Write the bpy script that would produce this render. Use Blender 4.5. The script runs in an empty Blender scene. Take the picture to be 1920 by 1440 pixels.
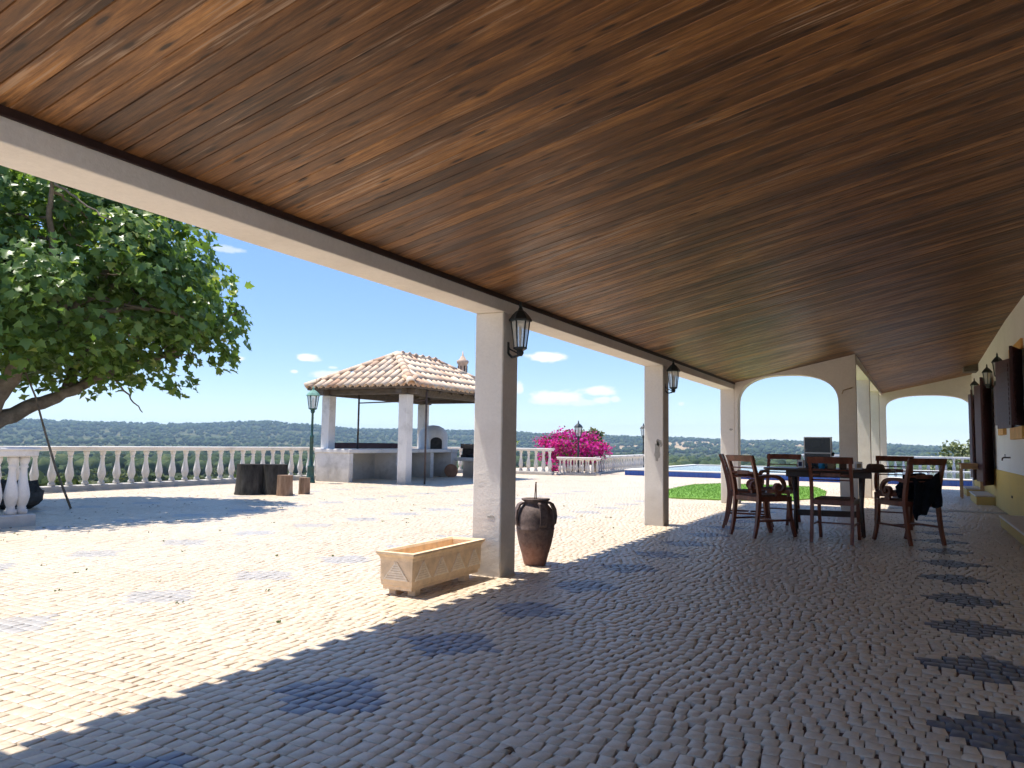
import bpy, bmesh, math, random
import numpy as np
from mathutils import Vector, Matrix
R = math.radians
random.seed(7); rng = np.random.default_rng(7)
SC = bpy.context.scene
COL = SC.collection

# ------------------------------------------------------------------ camera
FPX, YAW, PITCH, ROLL = 1413.75, 0.4858, 0.0784, 0.0145
def cam_axes():
    cy, sy, cp, sp = math.cos(YAW), math.sin(YAW), math.cos(PITCH), math.sin(PITCH)
    f = Vector((-sy*cp, cy*cp, sp)); r = Vector((cy, sy, 0)); u = r.cross(f)
    c, s = math.cos(ROLL), math.sin(ROLL)
    return c*r+s*u, -s*r+c*u, f
CR, CU, CF = cam_axes()
cd = bpy.data.cameras.new('camera'); cam = bpy.data.objects.new('camera', cd); COL.objects.link(cam)
cd.sensor_fit = 'HORIZONTAL'; cd.sensor_width = 36; cd.lens = FPX/1920*36
cd.clip_start = 0.05; cd.clip_end = 20000
cam.matrix_world = Matrix(((CR.x, CU.x, -CF.x, 0), (CR.y, CU.y, -CF.y, 0), (CR.z, CU.z, -CF.z, 1.0), (0, 0, 0, 1)))
SC.camera = cam

# ------------------------------------------------------------------ sky, sun, exposure
SUN = Vector((-0.315, -0.08, 1.0)).normalized()
w = bpy.data.worlds.new('World'); SC.world = w; w.use_nodes = True
nt = w.node_tree; nt.nodes.clear()
def N(t, **k):
    n = nt.nodes.new(t)
    for a, b in k.items(): setattr(n, a, b)
    return n
out = N('ShaderNodeOutputWorld'); bg = N('ShaderNodeBackground'); sky = N('ShaderNodeTexSky')
sky.sky_type = 'NISHITA'; sky.sun_disc = False
sky.sun_elevation = math.asin(SUN.z); sky.sun_rotation = math.atan2(SUN.x, SUN.y)
sky.altitude = 2500; sky.air_density = 1.0; sky.dust_density = 0.0; sky.ozone_density = 4.0
bg.inputs['Strength'].default_value = 0.10
nt.links.new(bg.outputs[0], out.inputs[0])
tc = N('ShaderNodeTexCoord'); sx = N('ShaderNodeSeparateXYZ'); nt.links.new(tc.outputs['Generated'], sx.inputs[0])
def M(op, a, b=None, c=None, clamp=False):
    n = N('ShaderNodeMath', operation=op); n.use_clamp = clamp
    for i, v in enumerate((a, b, c)):
        if v is None: continue
        if isinstance(v, (int, float)): n.inputs[i].default_value = v
        else: nt.links.new(v, n.inputs[i])
    return n.outputs[0]
negx = M('MULTIPLY', sx.outputs[0], -1.0)
AZ = M('ARCTAN2', negx, sx.outputs[1]); EL = M('ARCSINE', sx.outputs[2])
cn = N('ShaderNodeTexNoise'); cn.inputs['Scale'].default_value = 55; cn.inputs['Detail'].default_value = 7; cn.inputs['Roughness'].default_value = 0.6
mp = N('ShaderNodeMapping'); mp.inputs['Scale'].default_value = (1, 1, 2.2)
nt.links.new(tc.outputs['Generated'], mp.inputs[0]); nt.links.new(mp.outputs[0], cn.inputs['Vector'])
nz = M('MULTIPLY', M('SUBTRACT', cn.outputs[0], 0.5), 3.0)
# clouds given as azimuth left of +Y, elevation, half widths (degrees), amount
CLOUDS = [(25.2, 6.60, 1.75, 0.42, 1.0), (24.35, 3.50, 2.3, 0.60, .95), (21.3, 4.05, 1.45, 0.42, .9), (21.0, 3.35, .8, .30, .8),
          (20.0, 3.40, .45, .26, .7), (27.3, 4.2, .4, .5, .8), (22.6, 3.15, 1.4, .30, .55), (15.15, 3.1, .25, .16, .6),
          (43.1, 6.05, .95, .30, 1.0), (48.2, 5.75, .75, .2, .9), (41.5, 4.85, 1.6, .34, .7), (44.0, 5.0, .35, .16, .8),
          (49.0, 13.4, 1.3, .3, .45), (57.6, 2.6, 1.2, .16, .35), (41.3, 5.4, .4, .12, .6)]
tot = None
for a, e, wa, we, amt in CLOUDS:
    da = M('MULTIPLY', M('SUBTRACT', AZ, R(a)), 1/R(wa)); de = M('MULTIPLY', M('SUBTRACT', EL, R(e)), 1/R(we))
    d = M('SQRT', M('ADD', M('MULTIPLY', da, da), M('MULTIPLY', de, de)))
    v = M('ADD', M('MULTIPLY', M('SUBTRACT', 1.05, d), 2.3), nz)
    v = M('MULTIPLY', M('MULTIPLY', v, 1.1, clamp=True), amt)
    v = M('MULTIPLY', v, M('MULTIPLY', M('SUBTRACT', 2.2, d), 1.2, clamp=True))
    tot = v if tot is None else M('MAXIMUM', tot, v)
mixc = N('ShaderNodeMix', data_type='RGBA'); nt.links.new(tot, mixc.inputs[0])
hs = N('ShaderNodeHueSaturation'); hs.inputs['Saturation'].default_value = 1.62; hs.inputs['Hue'].default_value = 0.513; hs.inputs['Value'].default_value = 1.25
gm_ = N('ShaderNodeGamma'); gm_.inputs[1].default_value = 0.50; nt.links.new(sky.outputs[0], gm_.inputs[0]); nt.links.new(gm_.outputs[0], hs.inputs['Color'])
nt.links.new(hs.outputs[0], mixc.inputs[6]); mixc.inputs[7].default_value = (3.0, 3.0, 3.05, 1)
nt.links.new(mixc.outputs[2], bg.inputs['Color'])
sd = bpy.data.lights.new('sun', 'SUN'); sd.energy = 2.0; sd.angle = R(0.53); sd.color = (1.0, 0.935, 0.84)
so = bpy.data.objects.new('sun', sd); COL.objects.link(so); so.location = (-20, -5, 60)
so.rotation_euler = SUN.to_track_quat('Z', 'Y').to_euler()
SC.view_settings.view_transform = 'Standard'; SC.view_settings.look = 'None'
SC.view_settings.exposure = 2.0; SC.view_settings.gamma = 1.0; SC.view_settings.use_curve_mapping = False
SC.render.engine = 'CYCLES'; SC.cycles.use_denoising = True
SC.cycles.max_bounces = 8; SC.cycles.diffuse_bounces = 6; SC.cycles.adaptive_threshold = 0.02; SC.cycles.glossy_bounces = 3; SC.cycles.transparent_max_bounces = 12
SC.cycles.volume_bounces = 0; SC.cycles.caustics_reflective = False; SC.cycles.caustics_refractive = False

# ------------------------------------------------------------------ materials
MATS = {}
class G:
    """small node-graph helper"""
    def __init__(s, name, rough=0.6, spec=0.3, metal=0.0):
        m = bpy.data.materials.new(name); m.use_nodes = True; s.m = m; s.t = m.node_tree; s.t.nodes.clear()
        s.o = s.n('ShaderNodeOutputMaterial'); s.b = s.n('ShaderNodeBsdfPrincipled')
        s.t.links.new(s.b.outputs[0], s.o.inputs[0])
        s.b.inputs['Roughness'].default_value = rough; s.b.inputs['Specular IOR Level'].default_value = spec; s.b.inputs['Metallic'].default_value = metal
        s.c = s.n('ShaderNodeTexCoord'); MATS[name] = m
    def n(s, t, **k):
        x = s.t.nodes.new(t)
        for a, b in k.items(): setattr(x, a, b)
        return x
    def set(s, sock, v):
        if isinstance(v, (int, float)): sock.default_value = v
        elif isinstance(v, (tuple, list)): sock.default_value = tuple(v) if len(v) == 4 or len(sock.default_value) == 3 else (*v, 1)
        else: s.t.links.new(v, sock)
    def vec(s, scale=(1, 1, 1), src='Object', loc=None):
        mp = s.n('ShaderNodeMapping'); mp.inputs['Scale'].default_value = scale
        s.t.links.new(s.c.outputs[src] if isinstance(src, str) else src, mp.inputs[0])
        if loc is not None: s.set(mp.inputs['Location'], loc)
        return mp.outputs[0]
    def noise(s, scale, detail=4, rough=.55, vec=None, dist=0.0):
        x = s.n('ShaderNodeTexNoise'); x.inputs['Scale'].default_value = scale; x.inputs['Detail'].default_value = detail
        x.inputs['Roughness'].default_value = rough; x.inputs['Distortion'].default_value = dist
        s.t.links.new(vec if vec is not None else s.c.outputs['Object'], x.inputs['Vector']); return x.outputs[0]
    def ramp(s, v, stops):
        x = s.n('ShaderNodeValToRGB'); e = x.color_ramp.elements
        while len(e) < len(stops): e.new(0.5)
        for i, (p, c) in enumerate(stops):
            e[i].position = p; e[i].color = (*c, 1) if len(c) == 3 else c
        s.t.links.new(v, x.inputs[0]); return x.outputs[0]
    def mix(s, f, a, b, mode='MIX'):
        x = s.n('ShaderNodeMix', data_type='RGBA', blend_type=mode)
        s.set(x.inputs[0], f); s.set(x.inputs[6], a); s.set(x.inputs[7], b); return x.outputs[2]
    def math(s, op, a, b=0.0, clamp=False):
        x = s.n('ShaderNodeMath', operation=op); x.use_clamp = clamp; s.set(x.inputs[0], a); s.set(x.inputs[1], b); return x.outputs[0]
    def attr(s, name):
        x = s.n('ShaderNodeAttribute', attribute_name=name); return x.outputs['Fac']
    def rnd(s):
        return s.n('ShaderNodeObjectInfo').outputs['Random']
    def bump(s, h, strength=.3, dist=.01):
        x = s.n('ShaderNodeBump'); x.inputs['Strength'].default_value = strength; x.inputs['Distance'].default_value = dist
        s.t.links.new(h, x.inputs['Height']); s.t.links.new(x.outputs[0], s.b.inputs['Normal'])
    def col(s, v): s.set(s.b.inputs['Base Color'], v)
    def r(s, v): s.set(s.b.inputs['Roughness'], v)

def simple(name, c, var=.25, scale=8, rough=.6, spec=.3, metal=0, bump=0.0, stops=None):
    g = G(name, rough, spec, metal); n = g.noise(scale, 5, .6)
    d = tuple(x*(1-var) for x in c); l = tuple(min(1, x*(1+var)) for x in c)
    g.col(g.ramp(n, stops or [(.3, d), (.7, l)]))
    if bump: g.bump(g.noise(scale*3, 5, .65), bump, .01)
    return g

# stones of the pavement
def stone_mat(name, a, b, stain, stainamt):
    g = G(name, .5, .55); r = g.attr('rnd')
    base = g.ramp(r, [(0.0, a), (1.0, b)])
    fine = g.noise(90, 4, .6); base = g.mix(.35, base, g.ramp(fine, [(.3, tuple(x*.72 for x in a)), (.7, tuple(min(1, x*1.12) for x in b))]))
    big = g.ramp(g.noise(.9, 5, .65), [(.42, (0, 0, 0)), (.72, (1, 1, 1))]); bw = g.n('ShaderNodeRGBToBW'); g.t.links.new(big, bw.inputs[0])
    base = g.mix(g.math('MULTIPLY', bw.outputs[0], stainamt), base, stain)
    g.col(base); g.bump(g.noise(60, 5, .7), .16, .004); g.r(g.math('ADD', g.math('MULTIPLY', fine, .34), .24))
    return g.m
stone_mat('limestone', (.50, .41, .305), (.68, .57, .435), (.52, .38, .24), .4)
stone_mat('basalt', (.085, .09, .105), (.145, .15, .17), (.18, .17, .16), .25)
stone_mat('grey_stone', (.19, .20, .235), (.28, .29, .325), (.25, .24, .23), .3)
stone_mat('sunlit_stone', (.36, .345, .33), (.46, .435, .405), (.48, .39, .28), .5)  # paler copy for motif rows out in the sun, glare put into the colour
g = G('limestone_sheet', .8, .2); vo = g.n('ShaderNodeTexVoronoi', feature='DISTANCE_TO_EDGE'); vo.inputs['Scale'].default_value = 12; g.t.links.new(g.c.outputs['Object'], vo.inputs['Vector'])
g.col(g.mix(g.ramp(vo.outputs[0], [(.04, (0, 0, 0)), (.09, (1, 1, 1))]), (.17, .12, .088), g.ramp(g.noise(9, 4, .6), [(.3, (.43, .37, .305)), (.7, (.63, .56, .47))])))
simple('joint_sand', (.20, .135, .098), .4, 30, .95, .1, bump=.3)
simple('concrete', (.42, .40, .36), .2, 14, .85, .2, bump=.25)

def plaster(name, c, dirt=(.34, .29, .23), amt=.35):
    g = G(name, .85, .15); n = g.noise(1.6, 6, .7); f = g.ramp(n, [(.5, (0, 0, 0)), (.78, (1, 1, 1))])
    b = g.n('ShaderNodeRGBToBW'); g.t.links.new(f, b.inputs[0])
    v = g.noise(40, 4, .6)
    col = g.mix(.5, c, g.ramp(v, [(.3, tuple(x*.9 for x in c)), (.7, tuple(min(1, x*1.06) for x in c))]))
    # splash dirt that grows towards the ground has a ragged shape of its own
    sp = g.n('ShaderNodeSeparateXYZ'); gm = g.n('ShaderNodeNewGeometry'); g.t.links.new(gm.outputs['Position'], sp.inputs[0])
    low = g.math('SUBTRACT', .32, g.math('ADD', sp.outputs[2], g.math('MULTIPLY', g.noise(7, 5, .7), -.35)), clamp=True)
    col = g.mix(g.math('MULTIPLY', b.outputs[0], amt), col, dirt)
    col = g.mix(g.math('MULTIPLY', low, 1.3, clamp=True), col, dirt)
    g.col(col); g.bump(g.math('ADD', g.noise(11, 5, .6), g.math('MULTIPLY', g.noise(70, 3, .6), .4)), .3, .012); return g
plaster('white_plaster', (.83, .79, .73), (.45, .40, .34), .30)
plaster('wall_plaster', (.86, .85, .82), (.5, .46, .4), .2)
plaster('old_whitewash', (.78, .76, .73), (.26, .24, .21), .7)
plaster('yellow_plaster', (.72, .50, .15), (.5, .36, .16), .4)
simple('orange_paint', (.72, .40, .12), .15, 9, .7)

# ceiling planks: stain streaks along each plank, knots, uneven varnish
g = G('stained_pine', .45, .4); r = g.rnd()
off = g.n('ShaderNodeCombineXYZ'); g.t.links.new(g.math('MULTIPLY', r, 37.0), off.inputs[0]); g.t.links.new(g.math('MULTIPLY', r, 91.0), off.inputs[1])
st = g.noise(1.0, 6, .65, g.vec((3.0, 46, 14), loc=off.outputs[0]), .5); gr = g.noise(1.0, 6, .75, g.vec((7, 110, 60), loc=off.outputs[0]), .9)
pa = g.noise(1.0, 5, .65, g.vec((1.9, 12, 1), loc=off.outputs[0]), .6)
gp_ = g.n('ShaderNodeNewGeometry'); wn = g.noise(1.0, 5, .6, g.vec((1.1, 2.6, 1), src=gp_.outputs['Position']))
r2n = g.math('FRACT', g.math('MULTIPLY', r, 17.31))
v = g.math('ADD', g.math('ADD', g.math('MULTIPLY', st, .50), g.math('MULTIPLY', pa, .42)), g.math('MULTIPLY', g.math('SUBTRACT', r2n, .5), .20))
v = g.math('ADD', v, g.math('MULTIPLY', g.math('SUBTRACT', wn, .5), .34))
colr = g.ramp(v, [(.30, (.060, .027, .011)), (.42, (.145, .064, .022)), (.52, (.245, .110, .036)), (.62, (.43, .20, .062)), (.72, (.62, .31, .10))])
colr = g.mix(.7, colr, g.ramp(gr, [(.32, (.34, .30, .27)), (.50, (.9, .9, .9)), (.72, (1.35, 1.3, 1.2))]), 'MULTIPLY')
ws = g.noise(1.0, 4, .6, g.vec((2.0, 48, 1), loc=off.outputs[0])); wm = g.n('ShaderNodeRGBToBW'); g.t.links.new(g.ramp(g.math('MULTIPLY', ws, g.math('ADD', wn, .5)), [(.60, (0, 0, 0)), (.70, (1, 1, 1))]), wm.inputs[0])
colr = g.mix(g.math('MULTIPLY', wm.outputs[0], .55), colr, (.50, .36, .25))
vo = g.n('ShaderNodeTexVoronoi', voronoi_dimensions='2D'); vo.inputs['Scale'].default_value = 1.0; vo.inputs['Randomness'].default_value = 1.0
g.t.links.new(g.vec((2.0, 8, 1), loc=off.outputs[0]), vo.inputs['Vector'])
kb = g.n('ShaderNodeRGBToBW'); g.t.links.new(g.ramp(vo.outputs['Distance'], [(.045, (.92, .92, .92)), (.07, (.45, .45, .45)), (.13, (0, 0, 0))]), kb.inputs[0])
colr = g.mix(kb.outputs[0], colr, (.030, .013, .006)); g.col(colr)
g.r(g.math('ADD', g.math('MULTIPLY', g.noise(1, 4, .6, g.vec((1.5, 9, 1), loc=off.outputs[0])), .5), .22)); g.bump(gr, .2, .003)
simple('dark_trim', (.035, .018, .016), .3, 20, .5)

def wood(name, dark, light, sc=(2, 30, 30), rough=.45, spec=.4):
    g = G(name, rough, spec); r = g.rnd()
    n = g.noise(1, 6, .65, g.vec(sc)); g.col(g.ramp(n, [(.3, dark), (.7, light)])); g.bump(n, .15, .004); return g.m
wood('mahogany', (.085, .028, .018), (.25, .085, .05), (14, 14, 3), .35)
wood('table_wood', (.025, .014, .012), (.075, .04, .032), (3, 30, 30), .38)
wood('pale_wood', (.38, .21, .10), (.55, .34, .17), (3, 25, 25), .55)
wood('shutter_wood', (.045, .014, .018), (.085, .028, .03), (20, 20, 2), .5)
wood('grey_beam', (.06, .048, .04), (.17, .14, .115), (4, 25, 25), .8)
wood('stump_bark', (.018, .018, .018), (.10, .095, .088), (9, 9, 3), .95, .05)
wood('stump_wood', (.17, .10, .065), (.36, .26, .19), (16, 16, 3), .9, .1)
simple('fig_bark', (.20, .165, .125), .4, 9, .9, .1, bump=.6)
simple('dark_iron', (.018, .026, .03), .4, 20, .4, .5)
simple('green_iron', (.02, .075, .065), .4, 14, .45, .5)
simple('verdigris', (.17, .33, .27), .3, 14, .7, .3)
simple('rusty_steel', (.10, .07, .06), .4, 18, .7, .4)
simple('steel', (.5, .5, .5), .1, 18, .35, .5, 1.0)
g = G('lantern_glass', .12, .5); g.b.inputs['Base Color'].default_value = (.75, .78, .76, 1)
tr = g.n('ShaderNodeBsdfTransparent'); ms = g.n('ShaderNodeMixShader'); ms.inputs[0].default_value = .45
g.t.links.new(tr.outputs[0], ms.inputs[1]); g.t.links.new(g.b.outputs[0], ms.inputs[2]); g.t.links.new(ms.outputs[0], g.o.inputs[0])
simple('bulb_glass', (.8, .76, .66), .05, 5, .3)

g = G('roof_clay', .85, .15); r = g.rnd()
c1 = g.ramp(r, [(0, (.52, .33, .22)), (.3, (.68, .50, .36)), (.8, (.76, .62, .47)), (1, (.56, .46, .37))])
c1 = g.mix(.5, c1, g.ramp(g.noise(14, 5, .7), [(.3, (.5, .42, .36)), (.55, (1, 1, 1))]), 'MULTIPLY')
g.col(c1); g.bump(g.noise(60, 4, .6), .3, .006)
g = simple('terracotta_pale', (.76, .58, .39), .14, 16, .85, .15, bump=.25)
simple('chimney_clay', (.56, .42, .32), .2, 12, .9, .1, bump=.3)
simple('terracotta_relief', (.86, .74, .58), .12, 30, .85, .15)
g = G('jar_clay', .7, .25); z = g.n('ShaderNodeSeparateXYZ'); g.t.links.new(g.c.outputs['Object'], z.inputs[0])
hz_ = g.math('ADD', g.math('MULTIPLY', z.outputs[2], 1.9), g.math('MULTIPLY', g.noise(9, 5, .7), .5))
cc = g.ramp(hz_, [(.38, (.30, .125, .075)), (.62, (.14, .075, .06)), (.85, (.085, .062, .06))])
g.col(g.mix(.35, cc, g.ramp(g.noise(25, 5, .7), [(.35, (.10, .08, .075)), (.7, (.42, .32, .28))]))); g.bump(g.noise(40, 4, .6), .25, .006)

def leafmat(name, stops, trans=.35, rough=.45, spec=.4):
    g = G(name, rough, spec); r = g.attr('rnd'); c = g.ramp(r, stops); g.col(c)
    tl = g.n('ShaderNodeBsdfTranslucent'); g.t.links.new(g.mix(1.0, c, (1.0, 1.0, .45), 'MULTIPLY'), tl.inputs[0])
    ms = g.n('ShaderNodeMixShader'); ms.inputs[0].default_value = trans
    g.t.links.new(g.b.outputs[0], ms.inputs[1]); g.t.links.new(tl.outputs[0], ms.inputs[2]); g.t.links.new(ms.outputs[0], g.o.inputs[0]); return g.m
leafmat('fig_leaf', [(0, (.09, .17, .05)), (.5, (.16, .27, .07)), (.85, (.27, .38, .10)), (1, (.42, .48, .16))], .5, .36, .5)
leafmat('bract', [(0, (.34, .012, .19)), (.5, (.66, .035, .42)), (.80, (.80, .09, .55)), (.86, (.09, .15, .04)), (1, (.15, .21, .06))], .4, .7, .1)
leafmat('olive_leaf', [(0, (.10, .13, .06)), (1, (.32, .35, .19))], .2, .6)
leafmat('shrub_leaf', [(0, (.10, .17, .03)), (1, (.30, .38, .07))], .35, .6)
leafmat('scrub_leaf', [(0, (.05, .075, .028)), (.6, (.11, .145, .05)), (1, (.24, .24, .10))], .2, .8, .1)
leafmat('wood_leaf', [(0, (.025, .042, .018)), (.6, (.055, .085, .032)), (1, (.12, .14, .055))], .15, .8, .1)
g = G('lawn_green', .8, .15); g.col(g.mix(.5, g.ramp(g.noise(1.4, 5, .6), [(.3, (.13, .27, .045)), (.7, (.20, .36, .07))]), g.ramp(g.noise(160, 3, .6), [(.3, (.08, .2, .03)), (.7, (.24, .42, .09))])))
g.bump(g.noise(220, 3, .6), .6, .01)
g = G('pool_tile', .25, .5); bt = g.n('ShaderNodeTexBrick'); bt.offset = 0; bt.inputs['Scale'].default_value = 12
bt.inputs['Color1'].default_value = (.03, .14, .55, 1); bt.inputs['Color2'].default_value = (.02, .10, .45, 1); bt.inputs['Mortar'].default_value = (.2, .35, .6, 1)
bt.inputs['Mortar Size'].default_value = .012; g.t.links.new(g.c.outputs['Object'], bt.inputs['Vector']); g.col(bt.outputs[0])
g = G('pool_water', .04, .5); g.b.inputs['Base Color'].default_value = (.55, .80, .95, 1); g.b.inputs['Transmission Weight'].default_value = .9; g.b.inputs['IOR'].default_value = 1.33
g.bump(g.noise(5, 4, .6), .12, .03)
g = G('terrain_ground', .95, .05); fld = g.noise(.006, 6, .62); f2 = g.noise(.05, 6, .7)
cA = g.ramp(fld, [(.40, (.035, .055, .024)), (.52, (.075, .085, .035)), (.66, (.24, .19, .10)), (.76, (.31, .24, .13))])
g.col(g.mix(.55, cA, g.ramp(f2, [(.40, (.032, .048, .022)), (.68, (.12, .12, .055))]))); g.bump(g.noise(.12, 5, .7), .6, 2.0)
simple('dry_field', (.40, .30, .18), .3, .02, .95, .05)
simple('black_cloth', (.012, .014, .02), .4, 18, .9, .1, bump=.4)
simple('screen_black', (.012, .014, .018), .2, 5, .25, .5)
simple('white_paint', (.78, .78, .76), .06, 10, .5)
simple('blue_plastic', (.02, .28, .55), .1, 10, .35)
simple('tan_card', (.42, .30, .17), .12, 12, .8)
simple('navy_print', (.015, .02, .08), .2, 10, .5)
simple('straw_brown', (.10, .055, .035), .3, 25, .8)
simple('brass', (.45, .36, .22), .2, 20, .45, .5, .6)
simple('soot_brick', (.05, .045, .042), .5, 9, .95, .1)
simple('rust_disc', (.30, .15, .09), .25, 12, .9)
simple('dark_band', (.05, .025, .035), .2, 8, .6)
simple('dry_leaf', (.13, .085, .05), .3, 30, .9)

# ------------------------------------------------------------------ object helpers
def link(o, parent=None):
    COL.objects.link(o)
    if parent is not None: o.parent = parent
    return o
def empty(name, loc=(0, 0, 0), rz=0.0, label=None, cat=None, group=None):
    o = bpy.data.objects.new(name, None); o.empty_display_size = .1; o.location = loc; o.rotation_euler = (0, 0, rz); link(o)
    return tag(o, label, cat, group)
def tag(o, label=None, cat=None, group=None, kind=None):
    if label: o['label'] = label
    if cat: o['category'] = cat
    if group: o['group'] = group
    if kind: o['kind'] = kind
    return o
def partof(name, loc, parent, rz=0.0):
    o = bpy.data.objects.new(name, None); o.location = loc; o.rotation_euler = (0, 0, rz); o.empty_display_size = .05; return link(o, parent)

class MB:
    def __init__(s): s.v = []; s.f = []; s.sm = []
    def add(s, vs, fs, smooth=False):
        o = len(s.v); s.v += [tuple(v) for v in vs]; s.f += [tuple(i+o for i in f) for f in fs]; s.sm += [smooth]*len(fs); return s
    def box(s, x0, x1, y0, y1, z0, z1, b=0.0):
        if b <= 0:
            vs = [(x, y, z) for z in (z0, z1) for y in (y0, y1) for x in (x0, x1)]
            return s.add(vs, [(0, 2, 3, 1), (4, 5, 7, 6), (0, 1, 5, 4), (2, 6, 7, 3), (0, 4, 6, 2), (1, 3, 7, 5)])
        bm = bmesh.new(); bmesh.ops.create_cube(bm, size=1.0)
        for v in bm.verts: v.co = Vector(((x0+x1)/2+v.co.x*(x1-x0), (y0+y1)/2+v.co.y*(y1-y0), (z0+z1)/2+v.co.z*(z1-z0)))
        bmesh.ops.bevel(bm, geom=bm.edges[:], offset=b, segments=1, affect='EDGES')
        bm.verts.index_update(); s.add([v.co for v in bm.verts], [[v.index for v in f.verts] for f in bm.faces]); bm.free(); return s
    def lathe(s, prof, seg=16, cx=0, cy=0, smooth=True, a0=0.0, sx=1.0, sy=1.0, cap=True):
        vs = []; n = len(prof)
        for r, z in prof:
            for k in range(seg):
                a = a0+2*math.pi*k/seg; vs.append((cx+r*math.cos(a)*sx, cy+r*math.sin(a)*sy, z))
        fs = [(i*seg+k, i*seg+(k+1) % seg, (i+1)*seg+(k+1) % seg, (i+1)*seg+k) for i in range(n-1) for k in range(seg)]
        s.add(vs, fs, smooth); o = len(s.v)-len(vs)
        if cap:
            s.f.append(tuple(o+k for k in reversed(range(seg)))); s.f.append(tuple(o+(n-1)*seg+k for k in range(seg))); s.sm += [False, False]
        return s
    def tube(s, pts, rad, seg=8, smooth=True):
        pts = [Vector(p) for p in pts]; n = len(pts); rad = rad if isinstance(rad, (list, tuple)) else [rad]*n
        vs = []; up = Vector((0, 0, 1)); pu = None
        for i, p in enumerate(pts):
            t = (pts[min(i+1, n-1)]-pts[max(i-1, 0)]).normalized()
            u = (pu - t*pu.dot(t)) if pu is not None else t.cross(up if abs(t.z) < .9 else Vector((1, 0, 0)))
            u.normalize(); pu = u; v = t.cross(u)
            for k in range(seg):
                a = 2*math.pi*k/seg; vs.append(p+(u*math.cos(a)+v*math.sin(a))*rad[i])
        fs = [(i*seg+k, i*seg+(k+1) % seg, (i+1)*seg+(k+1) % seg, (i+1)*seg+k) for i in range(n-1) for k in range(seg)]
        s.add(vs, fs, smooth); o = len(s.v)-len(vs)
        s.f.append(tuple(o+k for k in reversed(range(seg)))); s.f.append(tuple(o+(n-1)*seg+k for k in range(seg))); s.sm += [False, False]
        return s
    def ribbon(s, pts, x0, x1, t):
        """curve in the local (y,z) plane, thickness t in the plane, extruded from x0 to x1"""
        n = len(pts); tt = t if isinstance(t, (list, tuple)) else [t]*n; L = []; Rr = []
        for i in range(n):
            a = pts[max(i-1, 0)]; b = pts[min(i+1, n-1)]; dy, dz = b[0]-a[0], b[1]-a[1]; l = math.hypot(dy, dz) or 1
            ny, nz_ = -dz/l, dy/l; h = tt[i]/2; L.append((pts[i][0]+ny*h, pts[i][1]+nz_*h)); Rr.append((pts[i][0]-ny*h, pts[i][1]-nz_*h))
        vs = []
        for i in range(n): vs += [(x0, *L[i]), (x1, *L[i]), (x1, *Rr[i]), (x0, *Rr[i])]
        fs = []
        for i in range(n-1):
            o = i*4; fs += [(o+k, o+4+k, o+4+(k+1) % 4, o+(k+1) % 4) for k in range(4)]
        fs += [(0, 1, 2, 3), ((n-1)*4+3, (n-1)*4+2, (n-1)*4+1, (n-1)*4)]
        return s.add(vs, fs)
    def mesh(s, name):
        me = bpy.data.meshes.new(name); me.from_pydata(s.v, [], s.f); me.polygons.foreach_set('use_smooth', s.sm); me.update()
        bm = bmesh.new(); bm.from_mesh(me); bmesh.ops.recalc_face_normals(bm, faces=bm.faces[:]); bm.to_mesh(me); bm.free(); return me
    def build(s, name, mat, parent=None):
        me = s.mesh(name); me.materials.append(MATS[mat]); return link(bpy.data.objects.new(name, me), parent)

def copy_tree(o, parent=None):
    c = o.copy(); link(c); c.parent = parent
    for ch in list(o.children): copy_tree(ch, c)
    return c
def raw_mesh(name, V, F, mats, matidx=None, attrs=None, smooth=False):
    """fast mesh from numpy: V (n,3), F (m,k)"""
    me = bpy.data.meshes.new(name); n, (m, k) = len(V), F.shape
    me.vertices.add(n); me.vertices.foreach_set('co', np.ascontiguousarray(V, np.float32).ravel())
    me.loops.add(m*k); me.loops.foreach_set('vertex_index', F.astype(np.int32).ravel())
    me.polygons.add(m); me.polygons.foreach_set('loop_start', np.arange(0, m*k, k, dtype=np.int32))
    if matidx is not None: me.polygons.foreach_set('material_index', matidx.astype(np.int32))
    if smooth: me.polygons.foreach_set('use_smooth', np.ones(m, bool))
    for mm in mats: me.materials.append(MATS[mm])
    me.update(calc_edges=True)
    for an, av in (attrs or {}).items():
        a = me.attributes.new(an, 'FLOAT', 'FACE'); a.data.foreach_set('value', av.astype(np.float32))
    return me
def px_of(P):
    d = np.asarray(P, float)-np.array([0, 0, 1.0]); zc = d@np.array(CF)
    zc = np.where(np.abs(zc) < 1e-6, 1e-6, zc)
    return 960+FPX*(d@np.array(CR))/zc, 720-FPX*(d@np.array(CU))/zc, zc

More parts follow.
